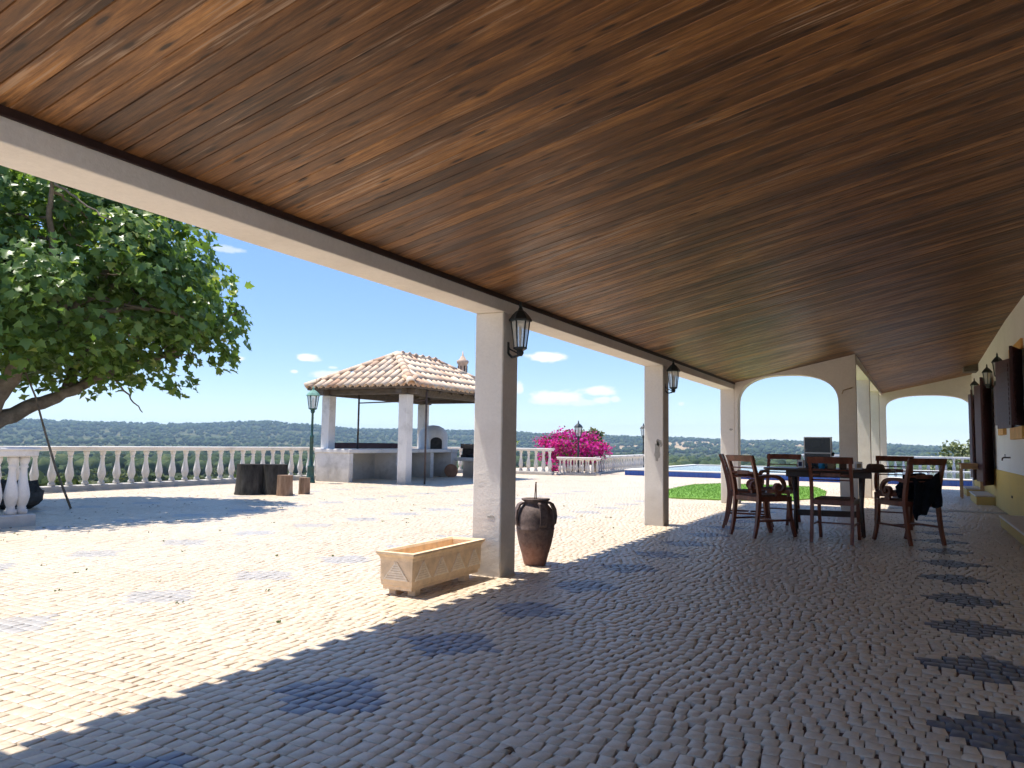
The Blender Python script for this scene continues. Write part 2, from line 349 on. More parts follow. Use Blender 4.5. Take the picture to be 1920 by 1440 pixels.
# ------------------------------------------------------------------ terrain, hills
def ridge(th):
    xs = np.radians([-180, -40, -12, -4, 7, 18, 27, 34, 40, 42.5, 45.5, 50, 56, 63, 72, 100, 180]); ys = [10, 0, -6, -2, 19, 26, 30, 34, 38, 48, 60, 48, 43, 40, 36, 30, 10]
    return np.interp(th, xs, ys)
def vnoise(x, y, s):
    r2 = np.random.default_rng(s); o = 0
    for k in range(5):
        a = r2.uniform(0, 6.28); f = 2**k; ph = r2.uniform(0, 6.28, 2)
        o = o+np.sin((x*math.cos(a)+y*math.sin(a))*f+ph[0])*np.sin((-x*math.sin(a)+y*math.cos(a))*f+ph[1])/f**.8
    return o
def terr_h(x, y):
    r = np.hypot(x, y-8); th = np.arctan2(-x, y)
    h = np.interp(r, [0, 26, 34, 60, 120, 300, 800, 1500, 1900, 2600, 3200, 6000], [-1.6, -1.6, -2.6, -6.3, -8.6, -12.5, -18, -14, -8, 1, -25, -60])
    up = np.clip((r-1400)/1200, 0, 1); up = up*up*(3-2*up); dn = np.clip((r-2600)/900, 0, 1)
    h = h+(ridge(th)-1)*up*(1-dn)
    h = h+vnoise(x/260, y/260, 3)*np.clip((r-80)/900, 0, 1)*4.0
    return h
rs = np.concatenate([[0], np.geomspace(12, 3500, 170)]); na = 900; ths = np.linspace(0, 2*np.pi, na, endpoint=False)
RR, TT = np.meshgrid(rs, ths, indexing='ij'); X = -RR*np.sin(TT); Y = RR*np.cos(TT)+8
Vt = np.stack([X, Y, terr_h(X, Y)], -1).reshape(-1, 3)
i, j = np.meshgrid(np.arange(len(rs)-1), np.arange(na), indexing='ij')
Ft = np.stack([i*na+j, i*na+(j+1) % na, (i+1)*na+(j+1) % na, (i+1)*na+j], -1).reshape(-1, 4)[:, ::-1]
def dry(x, y):
    th = np.degrees(np.arctan2(-x, y-8)); r = np.hypot(x, y-8); q = vnoise(x/120, y/120, 21)
    return ((th > 6) & (th < 17.5) & (r > 1650) & (r < 2350) & (q > -.25)) | ((th > 38) & (th < 52) & (r > 900) & (r < 1300) & (q > .75)) | ((th > 18) & (th < 30) & (r > 1500) & (r < 1900) & (q > .7))
fc = Vt[Ft].mean(1)
tag(link(bpy.data.objects.new('terrain', raw_mesh('terrain', Vt, Ft, ['terrain_ground', 'dry_field'], dry(fc[:, 0], fc[:, 1]).astype(int), smooth=True))), kind='structure')

# far oak wood: lumpy crowns merged into one mass
def ico(sub):
    bm = bmesh.new(); bmesh.ops.create_icosphere(bm, subdivisions=sub, radius=1); v = np.array([q.co[:] for q in bm.verts]); f = np.array([[q.index for q in p.verts] for p in bm.faces]); bm.free(); return v, f
def scatter(n, rmin, rmax, size, sub, power=1.0):
    v0, f0 = ico(sub); th = np.radians(rng.uniform(-16, 70, n)); r = np.sqrt(rng.uniform(rmin**2, rmax**2, n)) if power == 1 else np.exp(rng.uniform(math.log(rmin), math.log(rmax), n))
    x, y = -r*np.sin(th), r*np.cos(th)+8
    keep = vnoise(x/70, y/70, 11)+rng.normal(0, .5, n) > -.75; keep &= ~(dry(x, y) & (rng.uniform(0, 1, n) < .8)); x, y, r = x[keep], y[keep], r[keep]; n = len(x)
    z = terr_h(x, y); s = rng.uniform(*size, n)
    jit = 1+rng.uniform(-.28, .28, (n, len(v0), 1))
    V = v0[None]*jit*np.stack([s, s, s*rng.uniform(.65, .9, n)], -1)[:, None]+np.stack([x, y, z+s*.75], -1)[:, None]
    F = f0[None]+(np.arange(n)*len(v0))[:, None, None]; rn = np.clip(rng.normal(.45, .22, (n, 1))+rng.uniform(-.12, .12, (n, len(f0))), 0, 1)
    return V.reshape(-1, 3), F.reshape(-1, 3), rn.ravel()
def leafy(n, rmin, rmax, size, nl):
    th = np.radians(rng.uniform(-12, 68, n)); r = np.exp(rng.uniform(math.log(rmin), math.log(rmax), n)); x, y = -r*np.sin(th), r*np.cos(th)+8
    z = terr_h(x, y); s = rng.uniform(*size, n)
    d = rng.normal(size=(n, nl, 3)); d /= np.linalg.norm(d, axis=-1, keepdims=True); d[..., 2] = np.abs(d[..., 2])*1.0-.25
    rad = rng.uniform(.6, 1.05, (n, nl, 1))*(1+.25*np.sin(d[..., :1]*5+th[:, None, None]*40))
    C = d*rad*s[:, None, None]*np.array([1, 1, .8])+np.stack([x, y, z+s*.8], -1)[:, None]
    q = (s[:, None]*rng.uniform(.10, .24, (n, nl)))[..., None, None]
    a = rng.normal(size=(n, nl, 3)); a /= np.linalg.norm(a, axis=-1, keepdims=True); b = np.cross(a, rng.normal(size=(n, nl, 3))); b /= np.linalg.norm(b, axis=-1, keepdims=True)
    quad = np.stack([-a-b, a-b, a+b*.8, -a+b], 2)*q
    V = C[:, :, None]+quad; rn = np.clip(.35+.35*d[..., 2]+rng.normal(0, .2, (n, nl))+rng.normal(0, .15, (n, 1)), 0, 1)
    return V.reshape(-1, 3), np.arange(n*nl*4).reshape(-1, 4), rn.ravel()
V1, F1, r1 = scatter(5200, 300, 1500, (2.0, 4.2), 2, 2); V2, F2, r2_ = scatter(15000, 1400, 2900, (3.2, 6.5), 1)
Vw = np.concatenate([V1, V2]); Fw = np.concatenate([F1, F2+len(V1)])
tag(link(bpy.data.objects.new('oak_wood', raw_mesh('oak_wood', Vw, Fw, ['wood_leaf'], attrs={'rnd': np.concatenate([r1, r2_])}))), 'dark green oak wood covering the valley and the hills', 'wood', kind='stuff')
V3, F3, r3 = leafy(520, 48, 330, (1.1, 2.3), 300)
tag(link(bpy.data.objects.new('valley_scrub', raw_mesh('valley_scrub', V3, F3, ['scrub_leaf'], attrs={'rnd': r3}))), 'mixed green scrub below the white balustrade', 'scrub', kind='stuff')

# ------------------------------------------------------------------ terrace with set stones
terrace = tag(MB().box(-14.6, -8.5, -8, 34.5, -2.4, -.017).box(-8.5, 6, -8, 24.2, -2.4, -.017).box(-8.5, 6, 33.4, 34.5, -2.4, -.017).build('terrace', 'joint_sand'), kind='structure')
PITCHY = .072
rows_x = (.283, -2.06, -4.27, -6.28, -8.4, -10.5); y0d, sy = 2.383, .9048
def build_stones():
    quads = []; dark = []; nr = int(34.5/PITCHY)
    for jr in range(0, nr):
        y = jr*PITCHY; x = -14.3+random.uniform(0, .08)
        far = y > 14; big = 1.35 if y > 20 else 1.0
        while x < 1.36:
            wd = random.uniform(.050, .076)*big; quads.append((x, y, wd)); x += wd
    Q = np.array(quads); cx = Q[:, 0]+Q[:, 2]/2; cy = Q[:, 1]+PITCHY/2
    px, py, zc = px_of(np.stack([cx, cy, 0*cx], -1))
    keep = (zc > .4) & (px > -420) & (px < 2350) & (cx < 1.33)
    keep &= ~((cy > 24.12) & (cx > -8.52) )            # pool and its deck
    Q = Q[keep]; cx, cy, zc, px, py = cx[keep], cy[keep], zc[keep], px[keep], py[keep]; n = len(Q)
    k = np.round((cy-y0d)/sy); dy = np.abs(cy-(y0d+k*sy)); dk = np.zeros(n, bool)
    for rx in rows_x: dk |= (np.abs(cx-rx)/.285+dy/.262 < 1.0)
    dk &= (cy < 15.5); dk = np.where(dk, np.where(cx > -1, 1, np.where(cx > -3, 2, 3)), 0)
    gx, gy = .0040, .0016
    x0, x1, yy0, yy1 = Q[:, 0]+gx, Q[:, 0]+Q[:, 2]-gx, Q[:, 1]+gy, Q[:, 1]+PITCHY-gy
    C = np.stack([np.stack([x0, yy0], -1), np.stack([x1, yy0], -1), np.stack([x1, yy1], -1), np.stack([x0, yy1], -1)], 1)
    C = C+rng.normal(0, 1, C.shape)*np.array([.0042, .0028])
    wav = vnoise(C[..., 0]*1.3, C[..., 1]*1.3, 5)*.008; wv2 = vnoise(C[..., 0]*1.3, C[..., 1]*1.3, 6)*.008
    C[..., 1] += wav; C[..., 0] += wv2
    ctr = C.mean(1, keepdims=True)
    zt = rng.normal(0, .0007, (n, 1))+rng.normal(0, .00045, (n, 4))+vnoise(cx*1.1, cy*1.1, 9)[:, None]*.003-.004
    top = ctr+(C-ctr)*.94
    A = np.concatenate([np.concatenate([top, zt[..., None]], -1), np.concatenate([C, (zt-.0022)[..., None]], -1), np.concatenate([C, np.full((n, 4, 1), -.045)], -1)], 1)
    mid = np.concatenate([ctr, zt.mean(1)[:, None, None]+.0004], -1); A = np.concatenate([A, mid], 1)   # 13 verts
    f = [(0, 1, 12), (1, 2, 12), (2, 3, 12), (3, 0, 12)]
    for q in range(4):
        b = (q+1) % 4
        f += [(4+q, 4+b, b), (4+q, b, q), (8+q, 8+b, 4+b), (8+q, 4+b, 4+q)]
    f = np.array(f); rn = np.clip(rng.beta(2.2, 2, n), 0, 1)
    vis = (px > 0) & (px < 1920) & (py > 0) & (py < 1436); order = np.argsort(np.where(vis, zc, 1e9))[:300]; single = np.zeros(n, bool); single[order] = True
    rest = ~single; m = rest.sum()
    V = A[rest].reshape(-1, 3); F = (f[None]+(np.arange(m)*13)[:, None, None]).reshape(-1, 3)
    me = raw_mesh('cobbles', V, F, ['limestone', 'basalt', 'grey_stone', 'sunlit_stone'], np.repeat(dk[rest], len(f)), {'rnd': np.repeat(rn[rest], len(f))})
    tag(link(bpy.data.objects.new('cobbles', me), terrace), kind='stuff')
    for q in order:
        o_ = np.array([cx[q], cy[q], 0]); me = raw_mesh('cobble', A[q]-o_, f, [('limestone', 'basalt', 'grey_stone', 'sunlit_stone')[dk[q]]], None, {'rnd': np.full(len(f), rn[q])})
        o = bpy.data.objects.new('cobble', me); o.location = o_; link(o, terrace)
build_stones()
pv_ = [(-14.3, -8), (6, -8), (6, 0), (1.34, 0), (1.34, 4.6), (.02, 0), (-14.3, 4.7)]
MB().add([(x, y, -.012) for x, y in pv_], [tuple(range(len(pv_)))]).build('paving_sheet', 'limestone_sheet', terrace)
MB().box(-.66, 1.34, 14.30, 14.62, -.04, .004, .004).build('concrete_strip', 'concrete', terrace)

# lawn patch
pts = [(-4.75, 15.1), (-4.05, 14.22), (-3.1, 14.30), (-2.0, 14.9), (-1.55, 16.4), (-1.7, 18.5), (-2.1, 20.3), (-3.2, 20.6), (-4.5, 20.3), (-4.95, 19.3), (-4.85, 17)]
def patch(name, pts, z0, z1, mat):
    n = len(pts); m = MB(); m.add([(x, y, z0) for x, y in pts]+[(x, y, z1) for x, y in pts], [tuple(range(n, 2*n))]+[(k, (k+1) % n, n+(k+1) % n, n+k) for k in range(n)]); return m.build(name, mat)
lawn = tag(patch('lawn', pts, -.02, .022, 'lawn_green'), kind='structure')
nb = 16000; bx = rng.uniform(-4.9, -1.6, nb); by = rng.uniform(14.25, 20.5, nb)
def inside(x, y, P):
    c = np.zeros(len(x), bool); q = len(P)-1
    for k in range(len(P)):
        xi, yi = P[k]; xj, yj = P[q]; c ^= ((yi > y) != (yj > y)) & (x < (xj-xi)*(y-yi)/((yj-yi) or 1e-9)+xi); q = k
    return c
kk = inside(bx, by, pts); bx, by = bx[kk], by[kk]; nb = len(bx); an = rng.uniform(0, 6.28, nb); hh = rng.uniform(.015, .035, nb)
Vg = np.stack([np.stack([bx-.006*np.cos(an), by-.006*np.sin(an), 0*bx+.02], -1), np.stack([bx+.006*np.cos(an), by+.006*np.sin(an), 0*bx+.02], -1), np.stack([bx+rng.normal(0, .012, nb), by+rng.normal(0, .012, nb), .02+hh], -1)], 1).reshape(-1, 3)
tag(link(bpy.data.objects.new('grass_blades', raw_mesh('grass_blades', Vg, np.arange(nb*3).reshape(-1, 3), ['lawn_green'])), lawn), kind='stuff')

# pool
pool = tag(MB().box(-8.3, 5.0, 24.4, 33.2, -1.6, -1.2).build('pool', 'pool_tile'), kind='structure')
m = MB(); m.box(-8.3, 5.0, 24.3, 24.5, -1.2, .150); m.box(-8.5, -8.3, 24.3, 33.4, -1.2, .150); m.box(5.0, 5.2, 24.3, 33.4, -1.2, .150); m.box(-8.3, 5.0, 33.2, 33.4, -1.2, .15); m.build('pool_wall', 'pool_tile', pool)
m = MB(); m.box(-8.52, 5.22, 24.27, 24.53, .152, .19, .008); m.box(-8.52, -8.27, 24.53, 33.17, .152, .19, .008); m.box(4.97, 5.22, 24.53, 33.17, .152, .19, .008); m.box(-8.52, 5.22, 33.17, 33.43, .152, .19, .008); m.build('pool_coping', 'wall_plaster', pool)
MB().add([(-8.29, 24.51, .165), (4.99, 24.51, .165), (4.99, 33.19, .165), (-8.29, 33.19, .165)], [(0, 1, 2, 3)]).build('water', 'pool_water', pool)

# ------------------------------------------------------------------ the house with its porch
XW, XB, BW = 1.362, -2.748, .2485
SL = math.atan2(.90, XW-XB); ceil = lambda x: 2.13+math.tan(SL)*(x-XB)
house = empty('house', (XW, 10, 0), 0, 'long white house with yellow base and a deep columned porch', 'house')
def H(mb, name, mat, parent=house):
    """build with world coordinates under the house"""
    mb.v = [(x-XW, y-10, z) for x, y, z in mb.v]; return mb.build(name, mat, parent)
H(MB().box(XW, XW+.35, .85, 21.75, .66, 3.25), 'wall', 'wall_plaster')
H(MB().box(XW-.012, XW+.35, .85, 21.75, -.04, .66, .006), 'plinth', 'yellow_plaster')
H(MB().box(XW+.35, XW+7, .86, 21.7, -.04, 3.2), 'house_body', 'wall_plaster')
H(MB().box(XB-BW, XB, .80, 13.93, 2.0107, 2.275, .004), 'beam', 'white_plaster')
for y in (.80, 5.05, 9.30, 13.68):
    c = H(MB().box(XB-BW, XB, y, y+BW, -.04, 2.0105, .008), 'column', 'white_plaster')
H(MB().box(XB+.001, XB+.016, .9, 13.675, 2.098, 2.135, .003), 'ceiling_trim', 'dark_trim')
def patch_on(y, cx_, cz, rx, rz_, seed):
    q = random.Random(seed); n = 18; P = []
    for k in range(n):
        a = 2*math.pi*k/n; rr = 1+q.uniform(-.28, .22); P.append((cx_+rx*rr*math.cos(a), cz+rz_*rr*math.sin(a)))
    m = MB(); m.add([(x, y-.0025, z) for x, z in P]+[(x, y+.004, z) for x, z in P], [tuple(range(n))]+[(k, (k+1) % n, n+(k+1) % n, n+k) for k in range(n)]); H(m, 'bare_patch', 'concrete')
patch_on(9.30, -2.825, .93, .035, .13, 3); patch_on(9.30, -2.80, 1.03, .04, .05, 4); patch_on(5.05, -2.83, .44, .03, .012, 5); patch_on(13.68, -2.81, 1.30, .03, .02, 6)
# planks
ceiling = partof('ceiling', (0, 0, 0), house)
PW = .086
def plank_mesh(L):
    c = .0030; h = .018; prof = [(0, h), (0, c*1.6), (c, 0), (PW-c-.001, 0), (PW-.001, c*1.6), (PW-.001, h)]
    vs = [(x, y, z) for x in (0, L) for y, z in prof]; n = len(prof)
    return MB().add(vs, [(k, (k+1) % n, n+(k+1) % n, n+k) for k in range(n)]+[tuple(range(n)), tuple(reversed(range(n, 2*n)))]).mesh('plank')
mA = plank_mesh((XW-XB)/math.cos(SL)+.01); mB = plank_mesh((XW+.80)/math.cos(SL)+.01)
for q in (mA, mB): q.materials.append(MATS['stained_pine'])
yy = .9
while yy < 21.48:
    near = yy < 13.9; drop = 0 if near else -.19*(yy-13.9)/7.6
    x0 = XB-.005 if near else -.80
    o = bpy.data.objects.new('plank', mA if near else mB); o.location = (x0-XW, yy-10, ceil(x0)+drop+random.uniform(-.0012, .0012)); o.rotation_euler = (0, -SL, 0); link(o, ceiling); yy += PW
# roof above, with curved tiles along the eave
roof = partof('roof', (0, 0, 0), house)
m = MB(); zt = .20
for a, b, x0 in ((.7, 13.93, -3.245), (13.93, 21.9, -1.2)):
    z0, z1 = ceil(x0)+zt, ceil(5.0)+zt; dr = 0 if a < 0 else -.0
    m.add([(x0, a, z0), (5, a, z1), (5, b, z1), (x0, b, z0), (x0, a, z0+.07), (5, a, z1+.07), (5, b, z1+.07), (x0, b, z0+.07)], [(0, 1, 2, 3), (7, 6, 5, 4), (0, 4, 5, 1), (1, 5, 6, 2), (2, 6, 7, 3), (3, 7, 4, 0)])
H(m, 'roof_deck', 'grey_beam', roof)
def tile_mesh(L, rad, tap=.82, seg=8, th=.012):
    vs = []; 
    for x, r in ((0, rad), (L, rad*tap)):
        for rr in (r, r-th):
            for k in range(seg+1): a = math.pi*k/seg; vs.append((x, rr*math.cos(a), rr*math.sin(a)))
    n = seg+1; fs = []
    for k in range(seg): fs += [(k, k+1, 2*n+k+1, 2*n+k), (n+k, 3*n+k, 3*n+k+1, n+k+1), (k, n+k, n+k+1, k+1), (2*n+k, 2*n+k+1, 3*n+k+1, 3*n+k)]
    fs += [(0, 2*n, 3*n, n), (n-1, 2*n-1, 4*n-1, 3*n-1)]
    return MB().add(vs, fs, True).mesh('roof_tile')
tm = tile_mesh(.42, .075); tm.materials.append(MATS['roof_clay'])
yy = .8
while yy < 13.9:
    for kx in range(2):
        o = bpy.data.objects.new('roof_tile', tm); x = -3.33+kx*.36; o.location = (x-XW, yy-10, ceil(x)+zt+.075+kx*.01); o.rotation_euler = (0, -SL+.02, random.uniform(-.02, .02)); link(o, roof)
    yy += .20
# arched walls
def arch_wall(name, xa, xb, topf, oa, ob, spring, apex, y0, y1, n=28, e=2.5):
    m = MB(); xs = [oa+(ob-oa)*(.5-.5*math.cos(math.pi*k/n)) for k in range(n+1)]; c = (oa+ob)/2; hw = (ob-oa)/2
    az = [spring+(apex-spring)*max(0, 1-abs((x-c)/hw)**e)**(1/e) for x in xs]
    if oa-xa > .004: m.add([(x, y, z) for y in (y0, y1) for x, z in ((xa, -.04), (oa, -.04), (oa, topf(oa)), (xa, topf(xa)))], [(0, 1, 2, 3), (7, 6, 5, 4), (0, 4, 5, 1), (1, 5, 6, 2), (3, 2, 6, 7), (0, 3, 7, 4)])
    if xb-ob > .004: m.add([(x, y, z) for y in (y0, y1) for x, z in ((ob, -.04), (xb, -.04), (xb, topf(xb)), (ob, topf(ob)))], [(0, 1, 2, 3), (7, 6, 5, 4), (0, 4, 5, 1), (1, 5, 6, 2), (3, 2, 6, 7), (0, 3, 7, 4)])
    vs = []
    for x, z in zip(xs, az): vs += [(x, y0, z), (x, y0, topf(x)), (x, y1, topf(x)), (x, y1, z)]
    fs = []
    for k in range(n): o = k*4; fs += [(o+q, o+4+q, o+4+(q+1) % 4, o+(q+1) % 4) for q in range(4)]
    m.add(vs, fs); return H(m, name, 'white_plaster')
arch_wall('arch_wall', XB+.001, -.78, lambda x: ceil(x)+.03, -2.695, -1.047, 1.72, 2.245, 13.684, 13.926)
arch_wall('arch_wall', -.86, XW-.001, lambda x: ceil(x)-.16, -.535, 1.325, 2.02, 2.35, 21.5, 21.75)
xl = lambda y: -.78+.0215*(y-13.68)
for y in (16.95, 20.1):
    x = xl(y); H(MB().box(x-.25, x, y, y+.25, -.04, 2.34 if y < 19 else 2.30, .008), 'column', 'white_plaster')
m = MB(); a, b = 13.93, 21.52
m.add([(xl(a)-.25, a, 2.42), (xl(a), a, 2.42), (xl(b), b, 2.36), (xl(b)-.25, b, 2.36), (xl(a)-.25, a, 2.66), (xl(a), a, 2.66), (xl(b), b, 2.62), (xl(b)-.25, b, 2.62)], [(0, 1, 2, 3), (7, 6, 5, 4), (0, 4, 5, 1), (1, 5, 6, 2), (2, 6, 7, 3), (3, 7, 4, 0)]); H(m, 'beam', 'white_plaster')
m = MB()
for y in (16.95, 20.1):
    x = xl(y); H(MB().box(x-.249, x-.001, y+.001, y+.249, 2.30, 2.44), 'column_head', 'white_plaster')

H(MB().tube([(-.83, 13.67, 2.0), (-.97, 13.672, 1.96), (-.99, 13.672, 1.9)], .008, 6), 'cable', 'tan_card')
# steps below the doors
for (a, b, d, h) in ((9.0, 12.05, .32, .14), (16.4, 18.0, .31, .17), (19.3, 20.4, .30, .17)):
    s = H(MB().box(XW-d, XW-.014, a, b, -.03, h-.03, .006), 'step', 'yellow_plaster')
    H(MB().box(XW-d-.02, XW-.014, a-.02, b+.02, h-.028, h, .008), 'tread', 'white_plaster', s)
# windows and doors with shutters
def opening(kind, y0, y1, z0, z1, leaf_ang=(95, 80)):
    w_ = partof(kind, (0, y0-10, z0), house); wd = y1-y0; ht = z1-z0
    MB().box(-.006, .02, 0, wd, 0, ht).build('pane' if kind == 'window' else 'door_leaf', 'screen_black' if kind == 'window' else 'shutter_wood', w_)
    MB().box(-.028, .01, -.14, wd+.14, ht, ht+.14, .004).build('lintel', 'orange_paint', w_)
    if kind == 'window': MB().box(-.05, .01, -.14, wd+.14, -.17, 0, .006).build('sill', 'orange_paint', w_)
    for sgn, hy, ang in ((-1, 0, leaf_ang[0]), (1, wd, leaf_ang[1])):
        lw = wd/2-.01; s = MB(); s.box(-.018, .018, 0, lw, 0, ht, .004)
        o = s.build('shutter', 'shutter_wood', w_); o.location = (-.022, hy, 0)
        # closed leaf points into the opening, then swings out over the porch
        o.rotation_euler = (0, 0, R(ang) if sgn < 0 else math.pi-R(ang))
        nz_ = int(ht/.075)
        for k in range(nz_): 
            z = .05+k*(ht-.1)/nz_; sl = MB().box(-.026, .026, .05, lw-.05, z, z+.05).build('slat', 'shutter_wood', o)
opening('window', 12.15, 13.25, 1.33, 2.36, (163, 166))
opening('window', 14.45, 14.95, 1.42, 2.10, (170, 170))
opening('door', 16.6, 17.8, .36, 2.32, (162, 168))
opening('door', 19.4, 20.3, .36, 2.30, (160, 168))
# tap and pipe hole
t_ = empty('wall_tap', (XW-.012, 13.9, .89), 0, 'old brass garden tap on the white wall above the yellow base', 'tap')
MB().tube([(.01, 0, 0), (-.075, 0, 0), (-.095, 0, -.012), (-.10, 0, -.05)], [.012, .012, .012, .010], 8).build('spout', 'rusty_steel', t_)
m = MB(); m.tube([(-.06, 0, .01), (-.06, 0, .045)], .006, 6); m.tube([(-.06, -.025, .047), (-.06, .025, .047)], .006, 6); m.build('handle', 'rusty_steel', t_)
H(MB().box(XW-.02, XW-.013, 13.68, 13.80, .28, .315), 'vent_slot', 'soot_brick')
H(MB().box(XW-.28, XW-.002, 19.3, 19.75, 2.72, 2.93, .02), 'bracket_box', 'grey_beam')

# ------------------------------------------------------------------ lanterns
def lantern_parts(root, zc, rad, ht, body, glass=True, seg=6):
    """six-sided tapered lantern, centred on the root axis, glass from zc-ht/2 to zc+ht/2"""
    a0 = math.pi/6; zb, zt_ = zc-ht/2, zc+ht/2; rb, rt = rad*.66, rad
    MB().lathe([(rt*1.22, zt_), (rt*1.26, zt_+.012), (rt*.95, zt_+.05*ht/.22), (rt*.55, zt_+.085*ht/.22), (rt*.28, zt_+.10*ht/.22), (rt*.16, zt_+.125*ht/.22), (rt*.20, zt_+.14*ht/.22), (.004, zt_+.175*ht/.22)], seg, smooth=False, a0=a0).build('lantern_roof', body, root)
    MB().lathe([(rb*.35, zb-.075*ht/.22), (rb*.6, zb-.05*ht/.22), (rb*.55, zb-.03*ht/.22), (rb*1.12, zb-.012), (rb*1.12, zb)], seg, smooth=False, a0=a0).build('lantern_base', body, root)
    for k in range(seg):
        a, b = a0+2*math.pi*k/seg, a0+2*math.pi*(k+1)/seg
        p = [(rb*math.cos(a), rb*math.sin(a), zb), (rb*math.cos(b), rb*math.sin(b), zb), (rt*math.cos(b), rt*math.sin(b), zt_), (rt*math.cos(a), rt*math.sin(a), zt_)]
        MB().add([(x*.97, y*.97, z) for x, y, z in p], [(0, 1, 2, 3)]).build('pane', 'lantern_glass', root)
        MB().tube([p[0], p[3]], max(.0045, rad*.07), 5).build('bar', body, root)
    MB().lathe([(rad*.10, zb), (rad*.14, zc-.01), (rad*.2, zc+.02), (rad*.12, zc+ht*.3)], 8).build('bulb', 'bulb_glass', root)
def wall_lantern(loc, rz, label):
    r_ = empty('wall_lantern', loc, rz, label, 'lantern', 'black six-sided wall lanterns')
    lantern_parts(r_, 0, .072, .20, 'dark_iron')
    m = MB(); m.box(-.125, -.10, -.02, .02, -.15, -.05, .006); m.tube([(-.115, 0, -.13), (-.07, 0, -.175), (-.02, 0, -.165), (0, 0, -.13)], .010, 6); m.tube([(-.115, 0, -.06), (-.09, 0, -.11), (-.03, 0, -.14)], .006, 6)
    m.build('bracket', 'dark_iron', r_); return r_
wall_lantern((-2.645, 5.135, 1.838), 0, 'black wall lantern on the inner side of the nearest porch column')
wall_lantern((-2.645, 9.40, 1.838), 0, 'black wall lantern on the inner side of the second porch column')
for y, z, l in ((13.95, 2.27, 'nearest'), (15.75, 2.27, 'middle'), (18.75, 2.27, 'farthest')):
    wall_lantern((XW-.125, y, z), math.pi, l+' of the three black lanterns on the house wall')
def lamp_post(loc, H_, label, body='green_iron'):
    r_ = empty('lamp_post', loc, .3, label, 'street lamp', 'green iron lamp posts on the terrace')
    lantern_parts(r_, H_-.29, .135, .30, body)
    if body == 'green_iron':
        for c in r_.children:
            if c.name.startswith('lantern_roof'): c.data.materials[0] = MATS['verdigris']
    MB().lathe([(.11, -.04), (.11, .04), (.095, .08), (.075, .36), (.085, .38), (.05, .42), (.045, .6), (.042, 1.05), (.05, 1.06), (.05, 1.10), (.03, 1.13), (.026, H_-.56), (.04, H_-.55), (.045, H_-.52)], 12).build('post', body, r_)
    return r_
lamp_post((-12.60, 13.70, 0), 2.20, 'green iron lamp post beside the tiled gazebo')
lamp_post((-9.9, 23.6, -.3), 2.00, 'dark iron lamp post rising from the magenta bougainvillea', 'dark_iron')
lamp_post((-10.15, 31.4, -.3), 2.15, 'dark iron lamp post half hidden behind the second porch column', 'dark_iron')

# ------------------------------------------------------------------ balustrades
BP = [(.062, 0), (.062, .05), (.045, .058), (.048, .075), (.040, .085), (.055, .12), (.072, .19), (.074, .225), (.064, .29), (.048, .37), (.038, .45), (.034, .52), (.044, .535), (.044, .55), (.036, .56), (.045, .59), (.056, .62), (.056, .66)]
BAL = {}
def baluster_mesh(h):
    k = round(h, 3)
    if k not in BAL:
        s = h/.66; BAL[k] = MB().lathe([(r*min(1, s*1.05), z*s) for r, z in BP], 12).mesh('baluster'); BAL[k].materials.append(MATS['old_whitewash'])
    return BAL[k]
def balustrade(p0, p1, h, step, label, plinth=.10, cap=.085, wid=.19, z0=0.0):
    d = Vector((p1[0]-p0[0], p1[1]-p0[1], 0)); L = d.length; r_ = empty('balustrade', (*p0, z0), math.atan2(d.y, d.x), label, 'balustrade', 'white stone balustrades round the terrace')
    MB().box(-.06, L+.06, -wid/2, wid/2, -.05, plinth, .012).build('plinth', 'old_whitewash', r_)
    m = MB(); m.box(-.05, L+.05, -wid/2, wid/2, h-cap, h-.02, .012); m.box(-.07, L+.07, -wid/2-.018, wid/2+.018, h-.034, h, .010); m.build('top_rail', 'old_whitewash', r_)
    n = max(1, int(round(L/step))); me = baluster_mesh(h-cap-plinth)
    for k in range(n+1):
        o = bpy.data.objects.new('baluster', me); o.location = (min(max(k*L/n, .05), L-.05), random.uniform(-.006, .006), plinth-.001); o.rotation_euler = (random.uniform(-.012, .012), random.uniform(-.012, .012), random.uniform(0, 6)); link(o, r_)
    return r_
balustrade((-8.86, 2.2), (-8.86, 5.06), .872, .172, 'near white balustrade end at the left edge, in front of the fig tree', .13, .10, .22)
balustrade((-13.85, 2.0), (-13.85, 15.3), .825, .318, 'long white balustrade behind the fig tree and the dark stump')
balustrade((-13.0, 22.2), (-10.25, 22.2), .85, .285, 'tall white balustrade stub left of the bougainvillea')
balustrade((-10.1, 22.45), (-9.0, 22.8), .58, .20, 'low white balustrade in front of the bougainvillea', .06, .08, .17)
balustrade((-10.3, 23.15), (-9.05, 23.3), .56, .22, 'low white balustrade right behind the other low one at the bougainvillea', .06, .08, .17)
balustrade((-9.5, 24.3), (-10.25, 32.2), .60, .285, 'far white balustrade along the left end of the pool', .06, .08, .17)
balustrade((-4.0, 33.9), (3.2, 33.9), .72, .285, 'farthest white balustrade beyond the pool, seen through the far arch', .10)
balustrade((-13.85, 18.9), (-13.2, 22.2), .85, .30, 'white balustrade run behind the gazebo oven')

